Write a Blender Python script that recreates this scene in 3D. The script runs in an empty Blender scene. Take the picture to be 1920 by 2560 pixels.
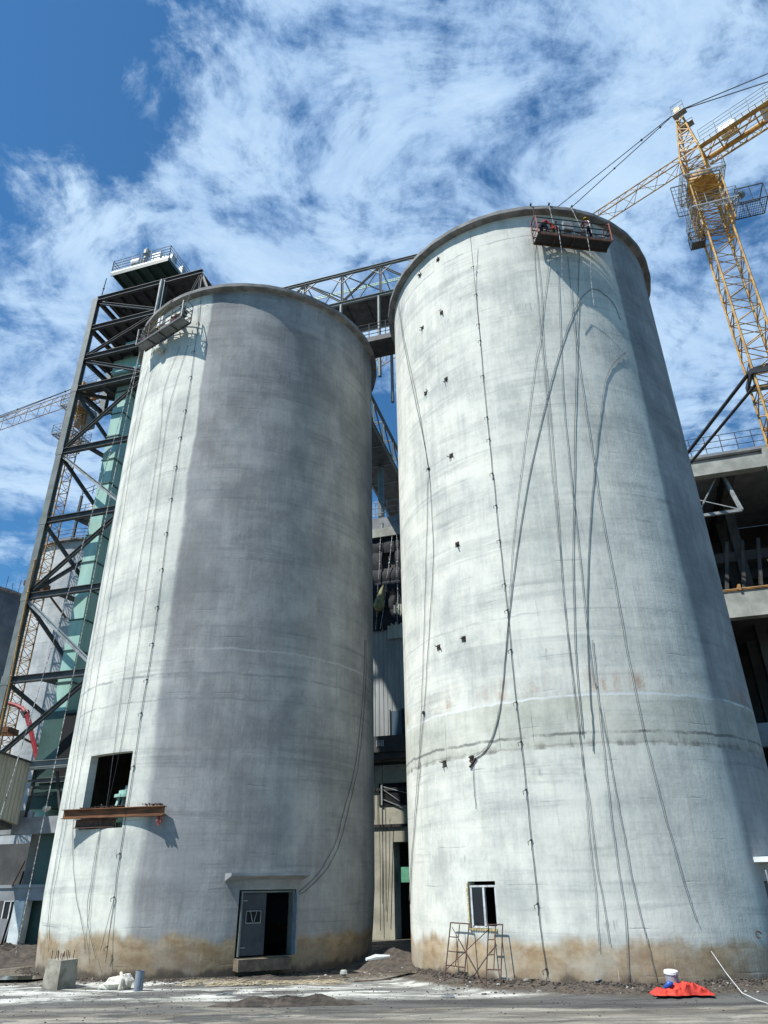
import bpy, bmesh, math, random
from mathutils import Vector, Matrix
random.seed(7)
PI = math.pi
R_ = math.radians
scene = bpy.context.scene
COL = scene.collection

# ---------------------------------------------------------------- camera
EYE = 2.95; FPX = 1776.6; PITCH = .4855; ROLL = .0153
cam_d = bpy.data.cameras.new('camera'); cam = bpy.data.objects.new('camera', cam_d); COL.objects.link(cam)
cam_d.sensor_fit = 'VERTICAL'; cam_d.sensor_height = 36; cam_d.lens = FPX / 2560 * 36
cam_d.clip_start = .1; cam_d.clip_end = 3000
cam.matrix_world = Matrix.Translation((0, 0, EYE)) @ Matrix.Rotation(PI / 2 + PITCH, 4, 'X') @ Matrix.Rotation(-ROLL, 4, 'Z')
scene.camera = cam

# ---------------------------------------------------------------- light
SUN_AZ = R_(-60); SUN_EL = R_(57)          # azimuth from the direction that faces the camera, towards +x
sd = Vector((math.sin(SUN_AZ) * math.cos(SUN_EL), -math.cos(SUN_AZ) * math.cos(SUN_EL), math.sin(SUN_EL)))
sun_d = bpy.data.lights.new('sun', 'SUN'); sun = bpy.data.objects.new('sun', sun_d); COL.objects.link(sun)
sun_d.energy = 5.0; sun_d.angle = R_(.53); sun_d.color = (1, .975, .93)
sun.rotation_euler = sd.to_track_quat('Z', 'Y').to_euler()
sun.location = sd * 200
scene.view_settings.view_transform = 'Standard'; scene.view_settings.look = 'None'
scene.view_settings.exposure = .44; scene.view_settings.gamma = 1


# ---------------------------------------------------------------- node helpers
class NT:
    def __init__(s, tree):
        s.t = tree; s.n = tree.nodes; s.l = tree.links

    def put(s, sock, v):
        if isinstance(v, bpy.types.NodeSocket): s.l.new(v, sock)
        elif isinstance(v, (tuple, list)):
            if len(v) == 3 and len(sock.default_value) == 4: v = (*v, 1)
            sock.default_value = v
        else: sock.default_value = v

    def math(s, op, a, b=None, c=None, clamp=False):
        n = s.n.new('ShaderNodeMath'); n.operation = op; n.use_clamp = clamp
        s.put(n.inputs[0], a)
        if b is not None: s.put(n.inputs[1], b)
        if c is not None: s.put(n.inputs[2], c)
        return n.outputs[0]

    def noise(s, vec, scale=5, detail=4, rough=.55, dist=0, out=0):
        n = s.n.new('ShaderNodeTexNoise'); s.put(n.inputs['Vector'], vec)
        n.inputs['Scale'].default_value = scale; n.inputs['Detail'].default_value = detail
        n.inputs['Roughness'].default_value = rough; n.inputs['Distortion'].default_value = dist
        return n.outputs[out]

    def mapr(s, v, a, b, c=0., d=1., smooth=True):
        n = s.n.new('ShaderNodeMapRange'); s.put(n.inputs[0], v)
        if smooth: n.interpolation_type = 'SMOOTHSTEP'
        for i, x in enumerate((a, b, c, d)): s.put(n.inputs[i + 1], x)
        return n.outputs[0]

    def mix(s, f, a, b, mode='MIX'):
        n = s.n.new('ShaderNodeMix'); n.data_type = 'RGBA'; n.blend_type = mode
        s.put(n.inputs[0], f); s.put(n.inputs[6], a); s.put(n.inputs[7], b)
        return n.outputs[2]

    def comb(s, x, y, z):
        n = s.n.new('ShaderNodeCombineXYZ')
        for i, v in enumerate((x, y, z)): s.put(n.inputs[i], v)
        return n.outputs[0]

    def sep(s, v):
        n = s.n.new('ShaderNodeSeparateXYZ'); s.put(n.inputs[0], v); return n.outputs

    def vmul(s, v, k):
        n = s.n.new('ShaderNodeVectorMath'); n.operation = 'MULTIPLY'; s.put(n.inputs[0], v); n.inputs[1].default_value = k
        return n.outputs[0]

    def bump(s, h, strength=.3, dist=.02):
        n = s.n.new('ShaderNodeBump'); n.inputs['Strength'].default_value = strength; n.inputs['Distance'].default_value = dist
        s.put(n.inputs['Height'], h); return n.outputs[0]


def newmat(name):
    m = bpy.data.materials.new(name); m.use_nodes = True
    t = NT(m.node_tree); b = t.n['Principled BSDF']
    return m, t, b


def objco(t):
    return t.n.new('ShaderNodeTexCoord').outputs['Object']


def mat(name, c, c2=None, rough=.7, metal=0., scale=3., stretch=(1, 1, 1), bump=.15, amount=1., spec=.4, bscale=30):
    m, t, b = newmat(name)
    if c2 is None: c2 = tuple(x * .7 for x in c)
    v = t.vmul(objco(t), stretch)
    f = t.mapr(t.noise(v, scale, 6, .6), .35, .65, 0, amount)
    t.put(b.inputs['Base Color'], t.mix(f, (*c, 1), (*c2, 1)))
    b.inputs['Roughness'].default_value = rough; b.inputs['Metallic'].default_value = metal
    b.inputs['Specular IOR Level'].default_value = spec
    if bump: t.put(b.inputs['Normal'], t.bump(t.noise(v, bscale, 3), bump, .01))
    return m


# ---------------------------------------------------------------- world
world = bpy.data.worlds.new('World'); scene.world = world; world.use_nodes = True
wt = NT(world.node_tree); bg = wt.n['Background']
sky = wt.n.new('ShaderNodeTexSky'); sky.sky_type = 'NISHITA'; sky.sun_disc = False
sky.sun_elevation = SUN_EL; sky.sun_rotation = math.atan2(sd.x, sd.y)
sky.altitude = 600; sky.air_density = 1.25; sky.dust_density = .35; sky.ozone_density = 1.6


def ray(px, py):
    c, s = math.cos(ROLL), math.sin(ROLL); a = px - 960; b = 1280 - py
    u = (c * a + s * b) / FPX; v = (-s * a + c * b) / FPX
    return Vector((u, math.cos(PITCH) - math.sin(PITCH) * v, math.sin(PITCH) + math.cos(PITCH) * v))


gen = wt.n.new('ShaderNodeTexCoord').outputs['Generated']
gx, gy, gz = wt.sep(gen)
zz = wt.math('ADD', wt.math('MAXIMUM', gz, 0.02), .25)
pv = wt.comb(wt.math('DIVIDE', gx, zz), wt.math('DIVIDE', gy, zz), 0.)
# cloud cover: broad banks of thin cloud in given directions of the sky
cover = None
for (px, py, size, amt) in [(1750, 180, .34, .42), (1250, 60, .30, .40), (800, 40, .22, .42), (560, 20, .12, .42), (1050, 330, .22, .28), (1350, 400, .28, .30),
                            (60, 760, .24, .40), (30, 560, .13, .25), (20, 1250, .2, .42), (560, 640, .22, .26), (850, 520, .26, .30), (1880, 900, .22, .38), (400, 560, .16, .18),
                            (1800, 520, .2, .24), (960, 1000, .2, .15), (640, 400, .13, .12),
                            (200, 240, .32, -.42), (540, 400, .17, -.42), (440, 660, .12, .34), (100, 900, .14, .3), (640, 680, .12, .22), (60, 1180, .1, -.1), (330, 40, .12, -.35), (120, 520, .12, -.3), (120, 1000, .1, -.12), (1760, 640, .1, -.1), (940, 430, .07, -.1)]:
    d = ray(px, py).normalized()
    n = wt.n.new('ShaderNodeVectorMath'); n.operation = 'DOT_PRODUCT'; wt.put(n.inputs[0], gen); n.inputs[1].default_value = d
    g = wt.mapr(n.outputs['Value'], math.cos(size * 1.5), 1., 0., amt)
    cover = g if cover is None else wt.math('ADD', cover, g)
n1 = wt.noise(wt.vmul(pv, (1.0, 1.25, 1)), 4.6, 10, .66, .5)
n2 = wt.noise(wt.vmul(pv, (1.4, 1.0, 1)), 17, 8, .66, .3)
nn = wt.math('MULTIPLY_ADD', wt.math('SUBTRACT', wt.math('ADD', wt.math('MULTIPLY', n1, .68), wt.math('MULTIPLY', n2, .32)), .5), 2.8, .5)
dens = wt.math('ADD', nn, wt.math('MULTIPLY', wt.math('MAXIMUM', wt.math('MINIMUM', cover, .75), -.3), .6))
cl = wt.math('MULTIPLY', wt.mapr(dens, .56, 1.06, 0., .97), wt.mapr(gy, -.15, .35, .25, 1.))
low = wt.mapr(gz, .0, .3, .3, 0.)
cl = wt.math('MAXIMUM', cl, wt.math('MULTIPLY', low, wt.mapr(gy, -.2, .4)))
skyc = wt.mix(1., sky.outputs[0], (.44, .90, 1.20, 1), 'MULTIPLY')
cloudc = wt.mix(wt.mapr(n1, .35, .7), (2.9, 4.7, 7.6, 1), (5.6, 7.5, 9.6, 1))
wt.put(bg.inputs[0], wt.mix(cl, skyc, cloudc)); bg.inputs[1].default_value = .079

# ---------------------------------------------------------------- site frame
CL = Vector((-8.214, 38.066)); CR = Vector((8.319, 33.068)); RAD = 7.5
AV = Vector((.957, -.289)).normalized(); WV = Vector((-AV.y, AV.x))
ROT = math.atan2(AV.y, AV.x)


def G(u, w, z):
    p = CL + AV * u + WV * w
    return Vector((p.x, p.y, z))


def S(px, py, w):                      # point of the plane w = const seen at a pixel of the photograph
    d = ray(px, py); o = -CL
    t = (w - o.dot(WV)) / Vector((d.x, d.y)).dot(WV)
    return Vector((0, 0, EYE)) + d * t


def Sz(px, py, z):
    d = ray(px, py); return Vector((0, 0, EYE)) + d * ((z - EYE) / d.z)


def Sy(px, py, y):
    d = ray(px, py); return Vector((0, 0, EYE)) + d * (y / d.y)


def cylp(px, py, C, rad):
    d = ray(px, py); a = d.x ** 2 + d.y ** 2; b = -2 * (d.x * C.x + d.y * C.y); c = C.x ** 2 + C.y ** 2 - rad * rad
    D = max(b * b - 4 * a * c, 0); t = (-b - math.sqrt(D)) / (2 * a)
    return Vector((0, 0, EYE)) + d * t


def cp(C, phi, rad, z):
    a = R_(phi); return Vector((C.x + rad * math.sin(a), C.y - rad * math.cos(a), z))


# ---------------------------------------------------------------- mesh helpers
class MB:
    def __init__(s): s.v = []; s.f = []; s.mi = []; s.cur = 0

    def face(s, idx): s.f.append(idx); s.mi.append(s.cur)

    def quad(s, a, b, c, d):
        n = len(s.v); s.v += [Vector(x) for x in (a, b, c, d)]; s.face((n, n + 1, n + 2, n + 3)); return s

    def hexa(s, p):                    # 8 points: bottom ring 0-3, top ring 4-7
        n = len(s.v); s.v += [Vector(x) for x in p]
        for q in ((3, 2, 1, 0), (4, 5, 6, 7), (0, 1, 5, 4), (1, 2, 6, 5), (2, 3, 7, 6), (3, 0, 4, 7)): s.face(tuple(n + i for i in q))
        return s

    def box(s, u0, u1, w0, w1, z0, z1):   # box in the site frame
        return s.hexa([G(u0, w0, z0), G(u1, w0, z0), G(u1, w1, z0), G(u0, w1, z0), G(u0, w0, z1), G(u1, w0, z1), G(u1, w1, z1), G(u0, w1, z1)])

    def wbox(s, c, size, rz=0., tilt=0.):
        M = Matrix.Translation(c) @ Matrix.Rotation(rz, 4, 'Z') @ Matrix.Rotation(tilt, 4, 'X')
        x, y, z = [k / 2 for k in size]
        return s.hexa([M @ Vector(q) for q in ((-x, -y, -z), (x, -y, -z), (x, y, -z), (-x, y, -z), (-x, -y, z), (x, -y, z), (x, y, z), (-x, y, z))])

    def bar(s, p, q, w=.1, h=None, up=(0, 0, 1)):
        p = Vector(p); q = Vector(q); h = h or w; d = (q - p).normalized(); up = Vector(up)
        if abs(d.dot(up)) > .97: up = Vector((AV.x, AV.y, 0))
        x = d.cross(up).normalized() * w / 2; y = x.cross(d).normalized() * h / 2
        return s.hexa([p - x - y, p + x - y, q + x - y, q - x - y, p - x + y, p + x + y, q + x + y, q - x + y])

    def ibeam(s, p, q, w=.25, h=.35, t=.03):
        p = Vector(p); q = Vector(q); d = (q - p).normalized(); up = Vector((0, 0, 1))
        if abs(d.z) > .97: up = Vector((AV.x, AV.y, 0))
        x = d.cross(up).normalized(); y = x.cross(d).normalized()
        s.bar(p + y * (h / 2 - t / 2), q + y * (h / 2 - t / 2), w, t, y); s.bar(p - y * (h / 2 - t / 2), q - y * (h / 2 - t / 2), w, t, y)
        s.bar(p, q, t, h - 2 * t - .004, y); return s

    def tube(s, pts, r, seg=8, caps=True):
        pts = [Vector(p) for p in pts]; n0 = len(s.v); L = len(pts)
        rr = r if isinstance(r, (list, tuple)) else [r] * L
        prev = None
        for i, p in enumerate(pts):
            d = ((pts[min(i + 1, L - 1)] - pts[max(i - 1, 0)])).normalized()
            if prev is None:
                a = Vector((0, 0, 1)) if abs(d.z) < .9 else Vector((1, 0, 0)); x = d.cross(a).normalized()
            else: x = (prev - d * prev.dot(d)).normalized()
            prev = x; y = d.cross(x)
            for k in range(seg):
                an = 2 * PI * k / seg; s.v.append(p + (x * math.cos(an) + y * math.sin(an)) * rr[i])
        for i in range(L - 1):
            for k in range(seg):
                a = n0 + i * seg + k; b = n0 + i * seg + (k + 1) % seg; s.face((a, b, b + seg, a + seg))
        if caps:
            s.face(tuple(n0 + k for k in reversed(range(seg)))); s.face(tuple(n0 + (L - 1) * seg + k for k in range(seg)))
        return s

    def ball(s, c, r, seg=10, rings=7, jit=0., sq=(1, 1, 1)):
        c = Vector(c); n0 = len(s.v)
        s.v.append(c + Vector((0, 0, r * sq[2])))
        for i in range(1, rings):
            th = PI * i / rings
            for k in range(seg):
                a = 2 * PI * k / seg; q = 1 + random.uniform(-jit, jit)
                s.v.append(c + Vector((math.sin(th) * math.cos(a) * r * sq[0], math.sin(th) * math.sin(a) * r * sq[1], math.cos(th) * r * sq[2])) * q)
        s.v.append(c - Vector((0, 0, r * sq[2])))
        for k in range(seg): s.face((n0, n0 + 1 + k, n0 + 1 + (k + 1) % seg))
        for i in range(rings - 2):
            for k in range(seg):
                a = n0 + 1 + i * seg + k; b = n0 + 1 + i * seg + (k + 1) % seg; s.face((a, a + seg, b + seg, b))
        e = len(s.v) - 1
        for k in range(seg): s.face((e, n0 + 1 + (rings - 2) * seg + (k + 1) % seg, n0 + 1 + (rings - 2) * seg + k))
        return s


def link(o, parent=None):
    COL.objects.link(o)
    if parent: o.parent = parent
    return o


ROOTLOC = {}


def rootof(o):
    while o.parent: o = o.parent
    return o


def part(name, mb, material, parent, smooth=False, label=None, kind=None):
    base = ROOTLOC[rootof(parent).name]
    me = bpy.data.meshes.new(name); me.from_pydata([v - base for v in mb.v], [], mb.f)
    mats = material if isinstance(material, list) else [material]
    for m in mats: me.materials.append(m)
    for p, i in zip(me.polygons, mb.mi): p.material_index = i
    if smooth: me.polygons.foreach_set('use_smooth', [True] * len(me.polygons))
    me.update(); o = bpy.data.objects.new(name, me); link(o, parent)
    if label: o['label'] = label
    if kind: o['kind'] = kind
    return o


def thing(name, label, cat, loc, group=None):
    o = bpy.data.objects.new(name, None); o.empty_display_size = .5; link(o); o.location = loc
    o['label'] = label; o['category'] = cat
    if group: o['group'] = group
    ROOTLOC[o.name] = Vector(loc); return o


def single(name, mb, material, label=None, cat=None, group=None, kind=None, smooth=False, loc=None):
    if loc is None:
        xs = [v.x for v in mb.v]; ys = [v.y for v in mb.v]; zs = [v.z for v in mb.v]
        loc = Vector((sum(xs) / len(xs), sum(ys) / len(ys), min(zs)))
    loc = Vector(loc)
    me = bpy.data.meshes.new(name); me.from_pydata([v - loc for v in mb.v], [], mb.f)
    mats = material if isinstance(material, list) else [material]
    for m in mats: me.materials.append(m)
    for p, i in zip(me.polygons, mb.mi): p.material_index = i
    if smooth: me.polygons.foreach_set('use_smooth', [True] * len(me.polygons))
    me.update(); o = bpy.data.objects.new(name, me); link(o); o.location = loc
    if kind: o['kind'] = kind
    if label: o['label'] = label
    if cat: o['category'] = cat
    if group: o['group'] = group
    ROOTLOC[o.name] = loc; return o


# ---------------------------------------------------------------- materials
def silo_mat(name, seed, raw_shade_from=None, lit=(.65, .655, .58), raw_shade=(.295, .298, .29), stain_h=1.3, ring=None, lines=()):
    m, t, b = newmat(name)
    x, y, z = t.sep(objco(t))
    th = t.math('ARCTAN2', x, t.math('MULTIPLY', y, -1.)); sarc = t.math('MULTIPLY', th, RAD)
    v = t.comb(sarc, float(seed), z)
    big = t.noise(t.vmul(v, (.35, 1, .30)), 1., 6, .65)
    streak = t.noise(t.vmul(v, (2.6, 1, .11)), 1., 8, .65)
    streak2 = t.noise(t.vmul(v, (7., 1, .7)), 1., 5, .65, .3)
    rings = t.noise(t.vmul(v, (.16, 1, .9)), 1., 7, .7, .6)
    rings2 = t.noise(t.vmul(v, (.45, 1, 3.2)), 1., 6, .7, .5)
    spk = t.noise(t.vmul(v, (1, 1, .6)), 9., 5, .7)
    sm = t.math('ADD', t.math('MULTIPLY', big, .50), t.math('ADD', t.math('MULTIPLY', streak, .15), t.math('MULTIPLY', rings, .13)))
    sm = t.math('ADD', sm, t.math('ADD', t.math('MULTIPLY', spk, .10), t.math('ADD', t.math('MULTIPLY', rings2, .05), t.math('MULTIPLY', streak2, .10))))
    f = t.mapr(sm, .40, .60)
    base = t.mix(f, (lit[0] * .66, lit[1] * .68, lit[2] * .70, 1), (lit[0] * 1.14, lit[1] * 1.13, lit[2] * 1.12, 1))
    if raw_shade_from is not None:  # left silo: bare concrete side; right silo: its shaded side painted darker
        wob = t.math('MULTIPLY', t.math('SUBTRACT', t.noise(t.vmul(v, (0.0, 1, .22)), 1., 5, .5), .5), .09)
        d = t.math('SUBTRACT', t.math('SUBTRACT', th, R_(raw_shade_from)), wob)
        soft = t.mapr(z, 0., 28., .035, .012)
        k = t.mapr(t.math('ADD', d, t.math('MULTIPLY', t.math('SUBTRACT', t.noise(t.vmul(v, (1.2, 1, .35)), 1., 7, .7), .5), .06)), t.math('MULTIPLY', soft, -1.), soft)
        raw_shade_c = t.mix(f, (raw_shade[0] * .74, raw_shade[1] * .74, raw_shade[2] * .74, 1), (raw_shade[0] * 1.3, raw_shade[1] * 1.3, raw_shade[2] * 1.3, 1))
        raw_shade_c = t.mix(t.mapr(t.noise(t.vmul(v, (.5, 1, .35)), 1., 7, .68, .5), .42, .62, 0., .45), raw_shade_c, (raw_shade[0] * .66, raw_shade[1] * .68, raw_shade[2] * .72, 1))
        base = t.mix(k, base, raw_shade_c)
    pat = t.noise(t.vmul(v, (.55, 1, .55)), 1., 7, .68, .4)
    base = t.mix(t.mapr(pat, .50, .66, 0., .35), base, t.mix(1., base, (.72, .78, .82, 1), 'MULTIPLY'))
    base = t.mix(t.mapr(pat, .44, .33, 0., .4), base, t.mix(1., base, (1.16, 1.14, 1.06, 1), 'MULTIPLY'))
    # lift bands: each pour a little different in tone, with ragged drips below the joint
    lv = t.math('FLOOR', t.math('DIVIDE', t.math('ADD', z, t.math('MULTIPLY', t.math('SUBTRACT', big, .5), .5)), 1.25))
    wn = t.n.new('ShaderNodeTexWhiteNoise'); wn.noise_dimensions = '1D'; t.put(wn.inputs['W'], t.math('ADD', lv, float(seed)))
    base = t.mix(t.math('MULTIPLY', t.mapr(wn.outputs['Value'], 0., 1., 0., .30, False), t.mapr(t.noise(t.vmul(v, (.2, 1, .3)), 1., 5), .35, .6, .4, 1.)), base, t.mix(1., base, (.70, .73, .76, 1), 'MULTIPLY'))
    # pour joints
    zj = t.math('ADD', z, t.math('MULTIPLY', t.noise(t.vmul(v, (.35, 1, 0)), 1., 4), .35))
    fr = t.math('ABSOLUTE', t.math('SUBTRACT', t.math('FRACT', t.math('DIVIDE', zj, 1.25)), .5))
    jn = t.math('MULTIPLY', t.mapr(fr, .0, .03, 1, 0), t.mapr(t.noise(t.vmul(v, (.5, 1, 1.5)), 1., 4), .52, .66, 0, .30))
    base = t.mix(jn, base, (.12, .13, .13, 1))
    rg = t.noise(t.vmul(v, (.09, 1, 1.9)), 1., 7, .74, .35)
    base = t.mix(t.math('MULTIPLY', t.mapr(rg, .50, .62), t.mapr(t.noise(t.vmul(v, (.25, 1, .25)), 1., 5), .42, .60, .15, .5)), base, t.mix(1., base, (.55, .58, .61, 1), 'MULTIPLY'))
    base = t.mix(t.math('MULTIPLY', t.mapr(t.noise(t.vmul(v, (3.5, 1, .22)), 1., 8, .72, .4), .58, .70), t.mapr(t.noise(t.vmul(v, (.3, 1, .3)), 1., 4), .46, .60, 0., .55)), base, t.mix(1., base, (.6, .6, .58, 1), 'MULTIPLY'))
    # scattered dark smears
    sme = t.math('MULTIPLY', t.mapr(t.noise(t.vmul(v, (.5, 1, .9)), 1., 3), .60, .70), t.mapr(streak2, .5, .66, 0, .5))
    base = t.mix(sme, base, (.13, .145, .16, 1))
    if ring:
        z0, z1 = ring
        ed = t.math('ADD', z, t.math('MULTIPLY', t.math('SUBTRACT', spk, .5), .12))
        k = t.math('MULTIPLY', t.mapr(ed, z0 - .10, z0 + .12), t.mapr(ed, z1 - .04, z1 + .04, 1., 0.))
        k = t.math('MULTIPLY', k, t.mapr(t.noise(t.vmul(v, (.5, 1, 1.1)), 1., 6, .65), .3, .6, .35, 1.))
        base = t.mix(t.math('MULTIPLY', k, .48), base, t.mix(t.mapr(t.noise(t.vmul(v, (1.3, 1, 1.2)), 1., 6, .65), .35, .65), (.33, .34, .26, 1), (.54, .54, .44, 1)))
        k3 = t.math('MULTIPLY', t.mapr(ed, z0, z0 + .35, 1., 0.), t.mapr(ed, z0 - .05, z0, 0., 1.))
        base = t.mix(t.math('MULTIPLY', k3, t.mapr(t.noise(t.vmul(v, (1.8, 1, .4)), 1., 5), .45, .6, 0, .8)), base, (.17, .17, .15, 1))
        k2 = t.math('MULTIPLY', t.mapr(z, z1, z1 + .25), t.mapr(z, z1 + .3, z1 + 1.3, 1., 0.))
        rust = t.math('MULTIPLY', k2, t.math('MULTIPLY', t.mapr(t.noise(t.vmul(v, (.5, 1, .3)), 1., 7, .7), .47, .64, 0., .85), t.mapr(t.noise(t.vmul(v, (4, 1, .25)), 1., 6), .4, .6, .35, 1.)))
        base = t.mix(rust, base, (.34, .19, .11, 1))
        vj = t.math('ABSOLUTE', t.math('SUBTRACT', t.math('FRACT', t.math('DIVIDE', sarc, 1.28)), .5))
        vk = t.math('MULTIPLY', t.mapr(vj, 0., .014, 1., 0.), t.math('MULTIPLY', t.mapr(z, z0, z0 + .1), t.mapr(z, z1 - .5, z1 - .1, 1., 0.)))
        base = t.mix(t.math('MULTIPLY', vk, t.mapr(t.noise(v, .9, 3), .4, .55, 0, .8)), base, (.1, .1, .09, 1))
    for (zl, col, wd, am) in lines:
        wv = t.math('ADD', z, t.math('MULTIPLY', t.math('SUBTRACT', t.noise(t.vmul(v, (.6, 1, 0)), 1., 9, .75), .5), .5))
        dd = t.math('ABSOLUTE', t.math('SUBTRACT', wv, zl))
        base = t.mix(t.math('MULTIPLY', t.mapr(dd, wd * .4, wd, 1., 0.), t.mapr(t.noise(t.vmul(v, (.9, 1, .6)), 1., 6, .7), .36, .56, am * .1, am)), base, (*col, 1))
    # mud and splash at the foot
    edge = t.math('ADD', z, t.math('ADD', t.math('MULTIPLY', t.math('SUBTRACT', t.noise(t.vmul(v, (.45, 1, .1)), 1., 5, .6), .5), -2.1), t.math('MULTIPLY', t.math('SUBTRACT', t.noise(t.vmul(v, (3.5, 1, 1.)), 1., 5), .5), -.28)))
    k = t.mapr(edge, stain_h - .16, stain_h + .2, 1., 0.)
    soil = t.mix(t.mapr(t.noise(t.vmul(v, (1.5, 1, 2.5)), 1., 7, .65), .35, .65), (.27, .18, .09, 1), (.44, .335, .205, 1))
    soil = t.mix(t.mapr(z, .2, stain_h, .55, 0.), soil, (.22, .165, .11, 1))
    base = t.mix(t.math('MULTIPLY', k, t.mapr(t.noise(t.vmul(v, (.9, 1, .8)), 1., 5), .3, .6, .6, .95)), base, soil)
    scr = t.math('MULTIPLY', t.mapr(t.noise(t.vmul(v, (5, 1, .6)), 1.3, 5, .6, .6), .66, .70, 0., .7), t.mapr(z, .3, stain_h, 1., 0.))
    base = t.mix(scr, base, (.6, .58, .52, 1))
    mudk = t.mapr(t.math('ADD', z, t.math('MULTIPLY', t.math('SUBTRACT', t.noise(t.vmul(v, (1.6, 1, 1)), 1., 6), .5), 1.0)), .2, .45, 1., 0.)
    base = t.mix(t.math('MULTIPLY', mudk, .85), base, (.085, .07, .055, 1))
    t.put(b.inputs['Base Color'], base)
    b.inputs['Roughness'].default_value = .88; b.inputs['Specular IOR Level'].default_value = .25
    hgt = t.math('ADD', t.math('MULTIPLY', spk, .5), t.math('ADD', t.math('MULTIPLY', rings2, .35), t.math('ADD', t.math('MULTIPLY', streak2, .5), t.math('MULTIPLY', jn, -1.))))
    t.put(b.inputs['Normal'], t.bump(hgt, .32, .05))
    return m


M_siloL = silo_mat('concrete_half_coated', 3, raw_shade_from=-12.2, stain_h=1.35, lines=[(11.3, (.16, .18, .19), .08, .55), (12.4, (.5, .53, .53), .06, .4), (10.2, (.15, .17, .18), .05, .45)])
M_siloR = silo_mat('concrete_coated_shade_side', 11, raw_shade_from=29.5, raw_shade=(.32, .32, .31), lit=(.64, .645, .575), stain_h=1.3, ring=(7.2, 8.92), lines=[(8.95, (.70, .73, .72), .05, .8), (7.64, (.10, .105, .10), .07, .72), (7.28, (.16, .16, .14), .05, .4), (12.2, (.3, .32, .32), .05, .4), (32.3, (.25, .26, .27), .06, .6)])  # colour darkened past the sun's terminator: shade painted into the right flank
M_siloB = silo_mat('concrete_far', 23, lit=(.50, .53, .53), stain_h=.4)
M_siloB2 = silo_mat('concrete_far_dark', 31, lit=(.13, .15, .18), stain_h=.4)
M_rim = mat('rim_concrete', (.27, .27, .26), (.15, .15, .15), .9, scale=1.5, stretch=(1, 1, 3), bump=.3)
M_conc = mat('concrete', (.42, .43, .38), (.27, .28, .25), .9, scale=.8, bump=.3)
M_concG = mat('concrete_grey', (.30, .32, .33), (.20, .21, .22), .9, scale=.8, bump=.3)
M_concY = mat('concrete_ochre', (.46, .44, .35), (.30, .285, .22), .9, scale=.6, bump=.3)
M_white = mat('white_paint', (.72, .77, .75), (.5, .55, .54), .6, scale=2)
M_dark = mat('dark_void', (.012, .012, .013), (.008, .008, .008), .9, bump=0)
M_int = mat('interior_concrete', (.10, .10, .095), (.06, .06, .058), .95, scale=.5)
M_steel = mat('grey_green_steel', (.17, .195, .185), (.12, .14, .13), .55, scale=1.5, bump=.05)
M_steelD = mat('dark_steel', (.075, .08, .08), (.04, .043, .045), .6, scale=2, bump=.05)
M_steelL = mat('light_steel', (.33, .36, .36), (.2, .22, .22), .5, scale=2, bump=.05)
M_black = mat('black_pipe', (.05, .055, .06), (.03, .03, .03), .5, bump=0)
M_green = mat('mint_panel', (.36, .56, .48), (.27, .46, .39), .45, scale=.7, stretch=(2, 2, .3), bump=.05)
M_greenD = mat('dark_green_panel', (.05, .10, .085), (.035, .07, .06), .5, scale=.7, bump=.05)
M_yel = mat('yellow_steel', (.64, .38, .085), (.36, .19, .055), .5, scale=2.2, bump=.05)
M_yel2 = mat('weathered_yellow_steel', (.50, .30, .10), (.30, .16, .07), .6, scale=1.2, bump=.05)
M_rust = mat('rusty_steel', (.13, .07, .048), (.06, .038, .03), .85, scale=5, bump=.4)
M_rustO = mat('rust_orange', (.22, .10, .045), (.11, .05, .025), .85, scale=3, stretch=(.4, .4, 3), bump=.3)
M_redst = mat('dull_red_steel', (.33, .10, .075), (.2, .06, .045), .6, scale=4, bump=.1)
M_red = mat('red_boom_paint', (.36, .02, .02), (.2, .012, .012), .4, scale=2, bump=0)
M_plat = mat('aluminium_plate', (.26, .28, .28), (.17, .18, .18), .5, scale=3, bump=.1)
M_platD = mat('dark_plate', (.035, .03, .03), (.02, .018, .018), .7, scale=3, bump=.1)
M_beige = None
M_rope = mat('dark_rope', (.06, .065, .065), (.03, .03, .03), .9, scale=6, stretch=(1, 1, 4), bump=0)
M_rope2 = mat('pale_twisted_rope', (.70, .72, .70), (.05, .05, .05), .9, scale=1, stretch=(1, 1, 9), bump=0)
M_ropeshade = mat('rope_shadow_grey', (.14, .155, .165), (.10, .11, .12), .6, bump=0)  # grey for rope shadows on the wall, built as tubes
M_tarp = mat('black_tarp', (.028, .03, .038), (.012, .013, .017), .75, scale=2, bump=.7, bscale=5)
M_sack = mat('ochre_sack', (.40, .40, .22), (.22, .22, .12), .9, scale=3, bump=.5, bscale=6)
M_sackW = mat('dirty_white_sack', (.66, .64, .55), (.42, .40, .33), .9, scale=3, bump=.5, bscale=8)
M_redtarp = mat('orange_red_cloth', (.62, .055, .025), (.42, .03, .02), .7, scale=4, bump=.3, bscale=12)
M_blue = mat('blue_plastic', (.02, .10, .42), (.015, .07, .3), .4, bump=0)
M_plast = mat('white_plastic', (.8, .82, .82), (.6, .62, .62), .35, bump=0)
M_pvc = mat('grey_pvc', (.24, .27, .31), (.16, .18, .21), .5, bump=0)
M_skin = mat('skin', (.36, .19, .12), (.3, .15, .1), .6, bump=0)
M_shirtR = mat('red_cloth', (.50, .025, .03), (.3, .015, .02), .9, scale=12)
M_shirtP = mat('maroon_work_shirt', (.12, .04, .06), (.06, .03, .05), .9, scale=12)
M_navy = mat('navy_cloth', (.02, .025, .05), (.012, .014, .03), .9, scale=12)
M_khaki = mat('khaki_cloth', (.18, .16, .10), (.11, .10, .06), .9, scale=12)
M_boot = mat('boot_leather', (.03, .025, .02), (.02, .015, .01), .7, bump=0)
M_helm = mat('yellow_helmet', (.80, .58, .03), (.7, .48, .02), .3, bump=0)
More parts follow.
